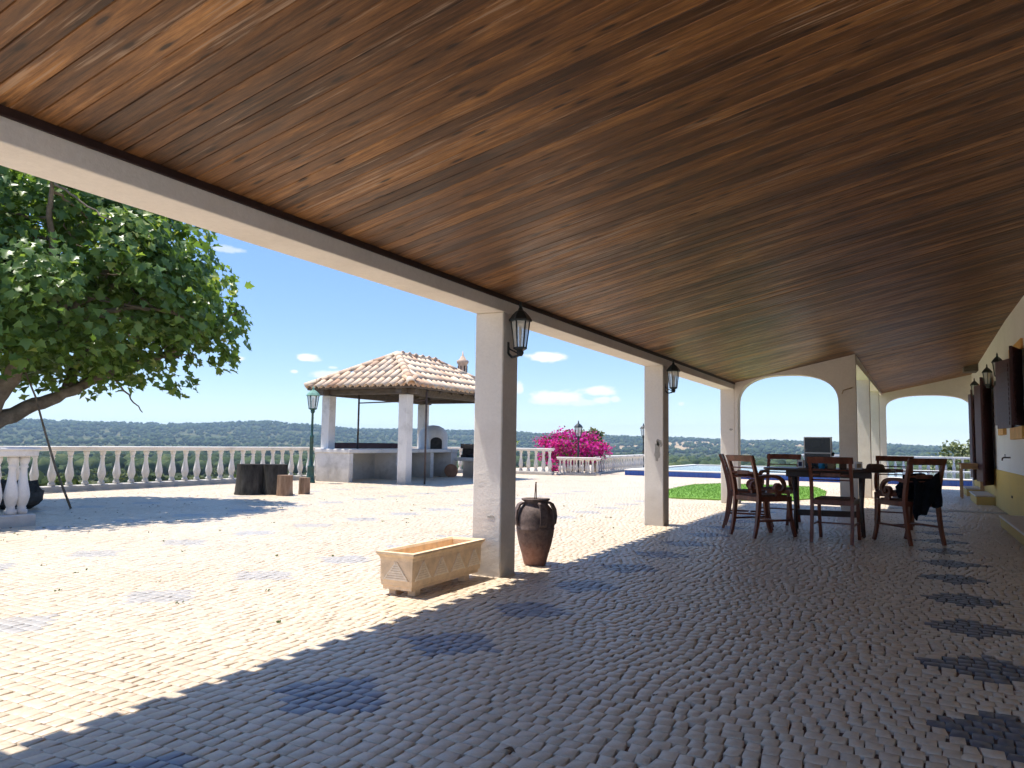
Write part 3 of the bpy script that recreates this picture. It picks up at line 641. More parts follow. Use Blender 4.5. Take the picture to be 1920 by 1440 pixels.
# ------------------------------------------------------------------ gazebo
gz = empty('gazebo', (-11.77, 16.75, 0), 0, 'open gazebo with a hipped clay tile roof on white columns', 'gazebo')
GX, GY = -11.77, 16.75
def GZ(mb, name, mat, parent=gz):
    mb.v = [(x-GX, y-GY, z) for x, y, z in mb.v]; return mb.build(name, mat, parent)
for x in (-10.58, -12.95):
    for y in (14.66, 18.84): GZ(MB().box(x-.125, x+.125, y-.125, y+.125, -.04, 2.12, .010), 'column', 'old_whitewash')
for x in (-10.58, -12.95): GZ(MB().box(x-.08, x+.08, 14.35, 19.15, 2.121, 2.28, .006), 'beam', 'grey_beam')
for y in (14.66, 18.84): GZ(MB().box(-13.25, -10.28, y-.08, y+.08, 2.14, 2.262, .006), 'beam', 'grey_beam')
EX0, EX1, EY0, EY1, EZ, RZ = -13.36, -10.18, 14.29, 19.21, 2.30, 3.20; RY0, RY1 = 15.88, 17.62
groof = partof('roof', (0, 0, 0), gz)
def gp(x, y, z): return (x-GX, y-GY, z)
c = [gp(EX0, EY0, EZ), gp(EX1, EY0, EZ), gp(EX1, EY1, EZ), gp(EX0, EY1, EZ), gp(GX, RY0, RZ), gp(GX, RY1, RZ)]
low = [(x*.995, y*.995, z-.05) for x, y, z in c]
MB().add(c+low, [(0, 1, 4), (1, 2, 5, 4), (2, 3, 5), (3, 0, 4, 5), (7, 6, 10), (8, 7, 10, 11), (9, 8, 11), (6, 9, 11, 10), (0, 6, 7, 1), (1, 7, 8, 2), (2, 8, 9, 3), (3, 9, 6, 0)]).build('roof_deck', 'grey_beam', groof)
m = MB()
for k in range(9):
    y = EY0+.3+k*.54
    for sx_ in (-1, 1): m.tube([gp(GX+sx_*1.52, y, EZ-.09), gp(GX+sx_*.05, min(max(y, RY0), RY1), RZ-.12)], .035, 4, False)
m.build('rafter', 'grey_beam', groof)
gtm = tile_mesh(.44, .092, .80, 7, .016); gtm.materials.append(MATS['roof_clay'])
cnt = 0
def slope_tiles(A, B, up, length_at, step=.215, row=.37):
    """A->B eave, up = unit vector up the slope, length_at(s) usable slope length at eave position s"""
    global cnt
    A, B, up = Vector(A), Vector(B), Vector(up); e = (B-A); L = e.length; e.normalize(); nrm = up.cross(e)
    if nrm.z < 0: nrm = -nrm
    n = int(L/step); 
    for k in range(n):
        s = (k+.5)*L/n; ln = length_at(s/L); nr = max(1, int(round((ln)/row)))
        for q in range(nr):
            if q*row > ln-.10 and q > 0: continue
            P = A+e*s+up*(q*row-.05)+nrm*(.012+.012*(q > 0)); zz = nrm; xx = (up+nrm*.035).normalized(); yv = zz.cross(xx).normalized(); zz = xx.cross(yv)
            xx = (xx+yv*random.uniform(-.03, .03)).normalized(); yv = zz.cross(xx).normalized()
            o = bpy.data.objects.new('roof_tile', gtm); o.matrix_world = Matrix(((xx.x, yv.x, zz.x, P.x), (xx.y, yv.y, zz.y, P.y), (xx.z, yv.z, zz.z, P.z), (0, 0, 0, 1))); link(o, groof); cnt += 1
hr = RZ-EZ; wx = GX-EX0; wy = RY0-EY0; lx = math.hypot(wx, hr); ly = math.hypot(wy, hr)
slope_tiles(c[0], c[1], (0, wy/ly, hr/ly), lambda t: ly*min(t, 1-t)*2)
slope_tiles(c[3], c[2], (0, -wy/ly, hr/ly), lambda t: ly*min(t, 1-t)*2)
Ly = EY1-EY0
slope_tiles(c[1], c[2], (-wx/lx, 0, hr/lx), lambda t: lx*min(1, t*Ly/wy, (1-t)*Ly/wy))
slope_tiles(c[0], c[3], (wx/lx, 0, hr/lx), lambda t: lx*min(1, t*Ly/wy, (1-t)*Ly/wy), .30, .40)
rtm = tile_mesh(.40, .115, .85, 7, .018); rtm.materials.append(MATS['roof_clay'])
def ridge_tiles(a, b):
    a, b = Vector(a), Vector(b); d = (b-a); L = d.length; d.normalize(); s = Vector((0, 0, 1)).cross(d).normalized(); u = d.cross(s); n = int(L/.33)+1
    for k in range(n):
        P = a+d*(k*L/n-.03)+u*.035; xx = (d+u*.03).normalized(); zz = xx.cross(s).normalized()
        o = bpy.data.objects.new('ridge_tile', rtm); o.matrix_world = Matrix(((xx.x, s.x, zz.x, P.x), (xx.y, s.y, zz.y, P.y), (xx.z, s.z, zz.z, P.z), (0, 0, 0, 1))); link(o, groof)
for a, b in ((0, 4), (1, 4), (2, 5), (3, 5), (4, 5)): ridge_tiles(c[a], c[b])

# kitchen counter under the gazebo
kc = empty('kitchen_counter', (-12.6, 16.5, 0), 0, 'whitewashed masonry counter with open bays under the gazebo', 'counter')
def K(mb, name, mat, org=(-12.6, 16.5), parent=kc):
    mb.v = [(x-org[0], y-org[1], z) for x, y, z in mb.v]; return mb.build(name, mat, parent)
K(MB().box(-13.05, -12.0, 14.36, 14.52, -.04, .70, .01), 'side_wall', 'old_whitewash')
K(MB().box(-13.08, -11.97, 14.33, 18.9, .702, .80, .012), 'worktop', 'old_whitewash')
K(MB().box(-13.05, -12.9, 14.52, 18.9, -.04, .70), 'back_wall', 'old_whitewash')
for y in (16.3, 17.9): K(MB().box(-12.75, -12.02, y, y+.16, -.04, .70, .01), 'pier', 'old_whitewash')
K(MB().box(-13.10, -13.02, 14.85, 18.2, .802, .95), 'splash_board', 'dark_band')
# oven with chimney
ov = empty('bread_oven', (-12.5, 18.9, 0), 0, 'whitewashed domed bread oven with an arched mouth under the gazebo', 'oven')
def OV(mb, name, mat): return K(mb, name, mat, (-12.5, 18.9), ov)
OV(MB().lathe([(.43, .80), (.43, 1.18), (.40, 1.30), (.31, 1.41), (.17, 1.48), (.01, 1.50)], 20, -12.52, 18.75, cap=False), 'dome', 'old_whitewash')
OV(MB().box(-13.0, -11.98, 18.92, 19.25, -.04, .70, .01), 'oven_base', 'old_whitewash')
OV(MB().box(-13.0, -11.95, 18.92, 19.25, .70, .80, .01), 'oven_slab', 'old_whitewash')
m = MB(); prof = [(-.17, .805), (-.17, 1.02)]+[(-.17*math.cos(math.pi*k/10), 1.02+.12*math.sin(math.pi*k/10)) for k in range(1, 10)]+[(.17, 1.02), (.17, .805)]
nn = Vector((.72, -.69, 0)); tt_ = Vector((.69, .72, 0)); oc = Vector((-12.52, 18.75, 0))+nn*.44
m.add([(*(oc+tt_*a)[:2], z) for a, z in prof]+[(*(oc+tt_*a-nn*.25)[:2], z) for a, z in prof], [tuple(range(len(prof)))]+[(k, k+1, len(prof)+k+1, len(prof)+k) for k in range(len(prof)-1)]); OV(m, 'oven_mouth', 'soot_brick')
m = MB(); prof2 = [(a*1.32, .805+(z-.805)*1.22) for a, z in prof]; o2 = oc-nn*.012
m.add([(*(o2+tt_*a)[:2], z) for a, z in prof2]+[(*(o2+tt_*a-nn*.3)[:2], z) for a, z in prof2], [tuple(range(len(prof2)))]+[(k, k+1, len(prof2)+k+1, len(prof2)+k) for k in range(len(prof2)-1)]); OV(m, 'oven_arch', 'old_whitewash')
CHX, CHY = -11.60, 18.84
chm = GZ(MB().lathe([(.15, 2.30), (.15, 2.9), (.165, 2.92), (.165, 2.97), (.14, 3.0), (.135, 3.28), (.175, 3.34), (.175, 3.40), (.10, 3.44), (.06, 3.52), (.028, 3.55), (.010, 3.68)], 12, CHX, CHY), 'chimney', 'chimney_clay')
for k in range(8):
    a = k*math.pi/4+.2; GZ(MB().box(CHX+.136*math.cos(a)-.012, CHX+.136*math.cos(a)+.012, CHY+.136*math.sin(a)-.012, CHY+.136*math.sin(a)+.012, 3.05, 3.24), 'chimney_slot', 'soot_brick', chm)
# lower bench, grill and clutter at the right
gb = empty('grill_bench', (-11.2, 19.3, 0), 0, 'sooty brick grill on a low white ledge right of the oven', 'grill')
def GB(mb, name, mat): return K(mb, name, mat, (-11.2, 19.3), gb)
GB(MB().box(-11.9, -10.2, 18.98, 19.6, .46, .56, .01), 'ledge', 'old_whitewash')
GB(MB().box(-11.9, -10.2, 19.45, 19.6, -.04, .46), 'back_wall', 'old_whitewash')
GB(MB().box(-11.9, -10.2, 19.4, 19.6, .561, .82, .015), 'fire_back', 'soot_brick')
GB(MB().box(-11.95, -10.2, 19.36, 19.62, .822, .96, .02), 'coping', 'grey_beam')
for k in range(9): GB(MB().box(-11.8+k*.17, -11.72+k*.17, 19.15, 19.38, .562, .60+random.uniform(0, .12), .006), 'firebrick', 'soot_brick')
dr = empty('clay_disc', (-11.85, 18.72, .17), 0, 'round rusty clay lid leaning under the worktop by the oven', 'lid')
o = MB().lathe([(.02, 0), (.19, .0), (.20, .02), (.19, .04), (.02, .05)], 24).build('disc', 'rust_disc', dr); o.rotation_euler = (R(80), 0, R(40))
pf = empty('pole_frame', (-11.6, 15.2, 0), 0, 'rusty steel pole frame standing under the gazebo roof', 'pole frame')
pA, pB = Vector((-12.62, 15.42, 0)), Vector((-10.23, 15.0, 0)); oo = Vector((-11.6, 15.2, 0))
MB().tube([pA-oo+Vector((0, 0, .80)), pA-oo+Vector((0, 0, 2.22))], .024, 8).build('pole', 'rusty_steel', pf)
MB().tube([pB-oo+Vector((0, 0, -.03)), pB-oo+Vector((0, 0, 2.22))], .022, 8).build('pole', 'rusty_steel', pf)
MB().tube([pA-oo+Vector((0, 0, 1.98)), pB-oo+Vector((0, 0, 1.99))], .016, 8).build('crossbar', 'rusty_steel', pf)

# ------------------------------------------------------------------ foliage builders
FIG = [(0, 0), (.20, .10), (.47, .22), (.33, .34), (.50, .62), (.26, .58), (0, 1.0), (-.26, .58), (-.50, .62), (-.33, .34), (-.47, .22), (-.20, .10)]
def leaf_cloud(name, C, size, mat, nrm=None, shape='fig', rn=None, parent=None, singles=0, droop=.35, spread=1.0):
    n = len(C); shp = np.array(FIG if shape == 'fig' else [(0, 0), (.33, .35), (.30, .65), (0, 1), (-.30, .65), (-.33, .35)], float)
    k = len(shp); a = nrm if nrm is not None else rng.normal(size=(n, 3)); a = a+rng.normal(0, .55*spread, (n, 3)); a[:, 2] = np.abs(a[:, 2])*.8+.25; a /= np.linalg.norm(a, axis=1, keepdims=True)
    t = rng.normal(size=(n, 3)); t[:, 2] -= droop; t -= a*(t*a).sum(1, keepdims=True); t /= np.linalg.norm(t, axis=1, keepdims=True); b = np.cross(a, t)
    s = rng.uniform(size[0], size[1], n)[:, None, None]
    fold = np.abs(shp[:, 0])*.35-(shp[:, 1]-.4)**2*.3
    L = (shp[None, :, :1]*b[:, None]+shp[None, :, 1:]*t[:, None]+fold[None, :, None]*a[:, None])*s
    mid = (t*.42)[:, None]*s; L = np.concatenate([L, mid], 1)
    f = np.array([(q, (q+1) % k, k) for q in range(k)]); rn = rng.uniform(0, 1, n) if rn is None else rn
    single = np.zeros(n, bool)
    if singles:
        px, py, zc = px_of(C+np.array(parent.location)); vis = (px > 2) & (px < 1900) & (py > 330) & (py < 760); single[np.argsort(np.where(vis, zc-s[:, 0, 0]*4, 1e9))[:singles]] = True
    rest = ~single; V = (L+C[:, None])[rest].reshape(-1, 3); F = (f[None]+(np.arange(rest.sum())*(k+1))[:, None, None]).reshape(-1, 3)
    o = tag(link(bpy.data.objects.new(name, raw_mesh(name, V, F, [mat], attrs={'rnd': np.repeat(rn[rest], k)})), parent), kind='stuff')
    for q in np.nonzero(single)[0]:
        me = raw_mesh('leaf', L[q], f, [mat], attrs={'rnd': np.full(k, rn[q])}); lo = bpy.data.objects.new('leaf', me); lo.location = C[q]; link(lo, parent)
    return o

# fig tree at the left
TB = Vector((-11.05, 5.35, 0))
ft = empty('fig_tree', TB, 0, 'big spreading fig tree with grey limbs at the left', 'tree')
trunk = MB()
limbs = []
def limb(pts, r0, r1, sub=6):
    pts = [Vector(p)-TB for p in pts]; P = []
    for k in range(len(pts)-1):
        a, b = pts[k], pts[k+1]; p0 = pts[max(k-1, 0)]; p3 = pts[min(k+2, len(pts)-1)]
        for q in range(sub):
            t = q/sub; P.append(.5*((2*a)+(b-p0)*t+(2*p0-5*a+4*b-p3)*t*t+(3*a-p0-3*b+p3)*t**3)+Vector((random.gauss(0, .012), random.gauss(0, .012), random.gauss(0, .012))))
    P.append(pts[-1]); n = len(P); limbs.append(P); return P, [r0+(r1-r0)*(k/(n-1))**.8 for k in range(n)]
def add_limb(pts, r0, r1, name='limb'):
    P, rr = limb(pts, r0, r1); MB().tube(P, rr, 8).build(name, 'fig_bark', ft); return [p+TB for p in P]
add_limb([(-11.05, 5.35, -.1), (-11.08, 5.40, .5), (-11.0, 5.5, 1.0), (-11.0, 5.62, 1.25)], .26, .20, 'trunk')
A1 = add_limb([(-11.02, 5.55, 1.05), (-10.95, 6.1, 1.35), (-10.8, 6.6, 1.62), (-10.6, 7.3, 2.05), (-10.45, 7.9, 2.30), (-10.2, 8.6, 2.75)], .135, .025)
A2 = add_limb([(-11.0, 5.58, 1.15), (-10.8, 5.80, 1.7), (-10.6, 6.0, 2.3), (-10.3, 6.45, 2.9), (-10.0, 7.1, 3.35), (-9.7, 7.7, 3.6)], .15, .03)
A3 = add_limb([(-11.02, 5.5, 1.15), (-11.3, 5.5, 1.9), (-11.6, 5.9, 2.8), (-11.6, 6.6, 3.8), (-11.5, 7.2, 4.4)], .15, .03)
A4 = add_limb([(-11.02, 5.45, 1.1), (-11.0, 5.0, 1.8), (-10.7, 4.6, 2.8), (-10.3, 4.4, 3.7)], .15, .03)
A5 = add_limb([A2[16], (-10.0, 5.9, 3.2), (-9.7, 5.6, 3.9), (-9.5, 5.5, 4.3)], .075, .02)
A6 = add_limb([A1[12], (-11.2, 7.2, 2.5), (-11.6, 8.1, 3.2), (-11.8, 8.8, 3.6)], .09, .02)
A7 = add_limb([A2[14], (-10.1, 6.6, 2.75), (-9.6, 7.0, 2.85), (-9.3, 7.4, 2.75)], .06, .015)
A8 = add_limb([A2[20], (-10.3, 7.0, 3.9), (-10.4, 7.5, 4.4)], .06, .02)
tips = []
for Lm in (A1, A2, A3, A4, A5, A6, A7, A8):
    for k in range(len(Lm)//2, len(Lm), 2):
        p = Lm[k]; d = Vector((random.gauss(0, 1), random.gauss(0, 1), random.gauss(.25, .7))).normalized(); ln = random.uniform(.5, 1.1)
        q1 = p+d*ln*.5+Vector((0, 0, .04)); q2 = p+d*ln+Vector((random.gauss(0, .1), random.gauss(0, .1), .05)); add_limb([p, q1, q2], .022, .007, 'twig')
# crown shell: lumps of leaves over an ellipsoid dome, hollow and shaded inside
lumps = []
cc0 = Vector((-11.0, 6.4, 2.95))
for _ in range(195):
    d = Vector((random.gauss(0, 1), random.gauss(0, 1), random.gauss(.15, .75))).normalized()
    p = cc0+Vector((d.x*2.15, d.y*2.55, d.z*(2.05 if d.z > 0 else 1.15)))*random.uniform(.72, 1.0)
    if p.z < 1.55: p.z = 1.55+random.uniform(0, .3)
    lumps.append((p, random.uniform(.25, .52)))
for _ in range(60):
    d = Vector((random.gauss(0, 1), random.gauss(0, 1), random.gauss(.3, .6))).normalized(); lumps.append((cc0+Vector((d.x*1.6, d.y*1.9, abs(d.z)*1.3))*random.uniform(.3, .8), random.uniform(.3, .5)))
lumps += [(Vector((-9.85, 8.55, z)), r_) for z, r_ in ((2.6, .42), (3.0, .4), (3.45, .33), (2.3, .28))]+[(Vector((-9.75, 7.7, 1.78)), .26), (Vector((-9.9, 7.2, 1.95)), .33), (Vector((-10.3, 8.7, 3.75)), .3)]
# lumps that would hang across the open view under the crown are dropped
lumps = [(p, s_) for p, s_ in lumps if not (p.z < 1.75 and p.y < 6.7)]
Cs, Ns, Rn = [], [], []
for p, s_ in lumps:
    n = int(78*(s_/.38)**2); d = rng.normal(size=(n, 3)); d /= np.linalg.norm(d, axis=1, keepdims=True); rad = rng.uniform(.55, 1.08, (n, 1))*s_
    Cs.append(np.array(p)+d*rad*np.array([1, 1, .8])); o_ = np.array(p-cc0); Ns.append(d*.6+o_/np.linalg.norm(o_)*.6); Rn.append(np.clip(rng.normal(.45, .22, n)+random.gauss(0, .1), 0, 1))
Cs, Ns, Rn = map(np.concatenate, (Cs, Ns, Rn))
ok = Cs[:, 2] > 1.38; Cs, Ns, Rn = Cs[ok], Ns[ok], Rn[ok]
leaf_cloud('foliage', Cs-np.array(TB), (.095, .175), 'fig_leaf', Ns, 'fig', Rn, ft, 300)
# the three hundred nearest leaves as pieces of their own
sel = None

# bougainvillea, trees behind it, shrubs
def bush(name, label, cat, c, rad, n, size, mat, shape='oval', trunk=None, lumpn=14, stem='fig_bark'):
    r_ = empty(name, (c[0], c[1], 0), 0, label, cat); C = []
    for _ in range(lumpn):
        d = Vector((random.gauss(0, 1), random.gauss(0, 1), random.gauss(0, 1))).normalized()*random.uniform(.45, .9); p = np.array([d.x*rad[0], d.y*rad[1], c[2]+d.z*rad[2]]); q = rng.normal(size=(n//lumpn, 3)); q /= np.linalg.norm(q, axis=1, keepdims=True)
        C.append(p+q*rng.uniform(.3, 1, (len(q), 1))*np.array(rad)*random.uniform(.28, .5))
    C = np.concatenate(C); leaf_cloud('crown', C, size, mat, None, shape, None, r_)
    m = MB()
    for k in range(5):
        a = k*1.26+random.random(); m.tube([(random.gauss(0, .05), random.gauss(0, .05), -.3 if trunk is None else trunk), (rad[0]*.2*math.cos(a), rad[1]*.2*math.sin(a), c[2]*.6), (rad[0]*.55*math.cos(a), rad[1]*.55*math.sin(a), c[2]+rad[2]*.3)], [.026, .02, .008], 6)
    m.build('stem', stem, r_); return r_
bush('bougainvillea', 'sprawling bougainvillea covered in magenta bracts behind the low balustrade', 'shrub', (-10.55, 24.4, .85), (1.25, .8, .62), 5200, (.06, .12), 'bract', lumpn=26)
bush('bougainvillea', 'small magenta bougainvillea spray low between the balusters', 'shrub', (-10.45, 22.75, .28), (.22, .2, .25), 260, (.05, .09), 'bract', lumpn=6)
bush('olive_tree', 'pale green tree standing right behind the bougainvillea', 'tree', (-10.75, 26.4, 1.02), (.62, .5, .5), 1500, (.07, .14), 'olive_leaf', lumpn=18, trunk=-1.5)
bush('olive_tree', 'upright tip of a pale green tree right of the lamp in the bougainvillea', 'tree', (-10.32, 26.2, 1.30), (.27, .25, .36), 600, (.07, .13), 'olive_leaf', lumpn=9, trunk=-1.5)
bush('shrub', 'yellow green shrub peeping over the grill wall', 'shrub', (-12.2, 22.6, 1.2), (.55, .4, .38), 700, (.06, .11), 'shrub_leaf', lumpn=10)
bush('valley_tree', 'round green tree seen through the far arch by the house corner', 'tree', (2.6, 39.5, .35), (1.9, 1.5, 1.15), 2600, (.12, .22), 'olive_leaf', lumpn=24, trunk=-2.2)

# ------------------------------------------------------------------ things on the terrace
# stumps
def stump(loc, r0, h, label, bark, seed, flare=.10, tilt=0.0, topm='stump_wood', name='tree_stump'):
    r2 = random.Random(seed); ph = [r2.uniform(0, 6.28) for _ in range(4)]; seg, nz_ = 28, 8; vs = []
    for i_ in range(nz_+1):
        t = i_/nz_
        for k in range(seg):
            a = 2*math.pi*k/seg; rr = r0*(1+flare*(1-t)**3+.06*math.sin(3*a+ph[0])+.04*math.sin(7*a+ph[1]+t)+.025*math.sin(13*a+ph[2]+2*t)+r2.gauss(0, .01))
            vs.append((rr*math.cos(a), rr*math.sin(a), -.02+t*(h+.02)+(tilt*math.cos(a)*r0 if i_ == nz_ else 0)))
    fs = [(i_*seg+k, i_*seg+(k+1) % seg, (i_+1)*seg+(k+1) % seg, (i_+1)*seg+k) for i_ in range(nz_) for k in range(seg)]
    r_ = empty(name, loc, r2.uniform(0, 6), label, 'stump'); MB().add(vs, fs, True).build('bark', bark, r_)
    MB().add([(x*.985, y*.985, z+.003) for x, y, z in vs[nz_*seg:]], [tuple(range(seg))]).build('cut_face', topm, r_); return r_
stump((-10.78, 10.12, 0), .235, .545, 'left half of the tall dark charred stumps in front of the balustrade', 'stump_bark', 1, .16, topm='stump_bark')
stump((-10.42, 10.42, 0), .215, .545, 'right half of the tall dark charred stumps in front of the balustrade', 'stump_bark', 2, .10, topm='stump_bark')
stump((-10.05, 10.28, 0), .135, .36, 'small brown log stool touching the dark stumps', 'stump_wood', 3, .08)
stump((-10.06, 10.78, 0), .10, .30, 'smallest brown log stool, behind the other log stool', 'stump_wood', 4, .06)
MB_ = empty('rock', (-11.0, 6.15, 0), .4, 'dark weathered stone block at the foot of the fig tree', 'rock')
bm = bmesh.new(); bmesh.ops.create_icosphere(bm, subdivisions=3, radius=1)
for v in bm.verts: v.co = Vector((v.co.x*.34, v.co.y*.30, max(-.02, .17+v.co.z*.22)))*(1+.10*math.sin(v.co.x*7)+.08*math.sin(v.co.y*9+1)+.06*math.sin(v.co.z*11))
me = bpy.data.meshes.new('stone'); bm.to_mesh(me); bm.free(); me.materials.append(MATS['stump_bark']); link(bpy.data.objects.new('stone', me), MB_)
po = empty('leaning_pole', (-10.4, 6.55, 0), 0, 'thin grey pole leaning against the fig tree limb', 'pole')
MB().tube([(0, 0, 0), (-.12, -.17, .55), (-.2, -.3, 1.05), (-.28, -.42, 1.55), (-.42, -.6, 2.1)], [.016, .016, .015, .013, .010], 7).build('shaft', 'fig_bark', po)

# planter trough
pl = empty('planter', (-2.995, 4.53, 0), R(1.0), 'long pale terracotta planter trough with triangle reliefs beside the near column', 'planter')
hx, hy = .125, .452
def frus(m, x0, y0, z0, x1, y1, z1): return m.add([(sx_*x0, sy_*y0, z0) for sx_, sy_ in ((-1, -1), (1, -1), (1, 1), (-1, 1))]+[(sx_*x1, sy_*y1, z1) for sx_, sy_ in ((-1, -1), (1, -1), (1, 1), (-1, 1))], [(k, (k+1) % 4, 4+(k+1) % 4, 4+k) for k in range(4)])
m = MB(); prf = [(.90, .035), (.90, .058), (.965, .062), (.985, .085), (1.0, .095), (1.015, .225)]
for (s0, z0), (s1, z1) in zip(prf, prf[1:]): frus(m, hx*s0, hy-hx+hx*s0, z0, hx*s1, hy-hx+hx*s1, z1)
m.add([(sx_*hx*.9, sy_*(hy-hx+hx*.9), .035) for sx_, sy_ in ((-1, -1), (-1, 1), (1, 1), (1, -1))], [(0, 1, 2, 3)]); m.build('trough', 'terracotta_pale', pl)
m = MB(); rp = [(hx*1.015, .225), (hx*1.06, .245), (hx*1.17, .262), (hx*1.20, .264), (hx*1.20, .278), (hx*.98, .280), (hx*.90, .265), (hx*.86, .10)]
for (a, z0), (b, z1) in zip(rp, rp[1:]): frus(m, a, hy-hx+a, z0, b, hy-hx+b, z1)
m.add([(sx_*hx*.86, sy_*(hy-hx+hx*.86), .10) for sx_, sy_ in ((-1, -1), (1, -1), (1, 1), (-1, 1))], [(0, 1, 2, 3)]); m.build('rim', 'terracotta_pale', pl)
def tri_relief(origin, along, out_, wdt):
    m = MB(); along, out_, origin = Vector(along), Vector(out_), Vector(origin)
    for k in range(7):
        hw = wdt*.5*(1-(k+.3)/7.3); z0 = .098+k*.0155
        for a, b in ((-hw, hw),):
            P = []
            for dd in (0, .004):
                for zz in (z0, z0+.0115): P += [origin+along*a+out_*(dd+.003*k/7)+Vector((0, 0, zz)), origin+along*b+out_*(dd+.003*k/7)+Vector((0, 0, zz))]
            m.add(P, [(0, 1, 3, 2), (4, 6, 7, 5), (0, 4, 5, 1), (2, 3, 7, 6), (0, 2, 6, 4), (1, 5, 7, 3)])
    for s in (-1, 1):
        P = []
        for dd in (0, .007):
            P += [origin+along*s*wdt*.5+out_*dd+Vector((0, 0, .096)), origin+along*s*(wdt*.5-.010)+out_*dd+Vector((0, 0, .096)), origin+out_*dd+Vector((0, 0, .212)), origin+along*s*.008+out_*dd+Vector((0, 0, .214))]
        m.add(P, [(0, 1, 2, 3), (4, 7, 6, 5), (0, 4, 5, 1), (1, 5, 6, 2), (2, 6, 7, 3), (3, 7, 4, 0)])
    m.build('triangle_relief', 'terracotta_relief', pl)
for k in range(4): tri_relief((hx*1.004, -hy+.125+k*.225, 0), (0, 1, 0), (1, 0, 0), .19); tri_relief((-hx*1.004, -hy+.125+k*.225, 0), (0, 1, 0), (-1, 0, 0), .19)
tri_relief((0, -hy*1.001-.0005, 0), (1, 0, 0), (0, -1, 0), .2); tri_relief((0, hy*1.001, 0), (1, 0, 0), (0, 1, 0), .2)
for y in (-hy+.10, hy-.16): 
    for x in (-.075, .075): MB().box(x-.03, x+.03, y-.035, y+.035, -.012, .037, .006).build('foot', 'terracotta_pale', pl)

# amphora
jar = empty('clay_jar', (-2.80, 5.76, 0), .5, 'dark brown clay jar with strap handles beside the near column', 'jar')
MB().lathe([(.02, -.008), (.088, -.008), (.095, .01), (.112, .08), (.136, .16), (.153, .24), (.159, .285), (.163, .291), (.160, .298), (.161, .35), (.154, .41), (.136, .455), (.110, .485), (.098, .498), (.096, .512), (.112, .524), (.120, .530), (.119, .540), (.098, .541), (.090, .525), (.088, .49), (.10, .45), (.02, .44)], 28).build('body', 'jar_clay', jar)
for k in range(4):
    a = k*math.pi/2+.35; m = MB(); P = [(.094, .500), (.120, .507), (.148, .492), (.172, .445), (.180, .39), (.172, .335), (.155, .315)]
    m.ribbon([(y, z) for y, z in P], -.030, .030, [.014, .016, .017, .017, .016, .015, .012]); o = m.build('handle', 'jar_clay', jar); o.rotation_euler = (0, 0, a-math.pi/2)
for dx, t_ in ((-.012, .02), (.008, -.01)): MB().tube([(dx, 0, .45), (dx+t_*.5, .01, .66), (dx+t_, .012, .675)], .0045, 5).build('dry_stick', 'stump_wood', jar)

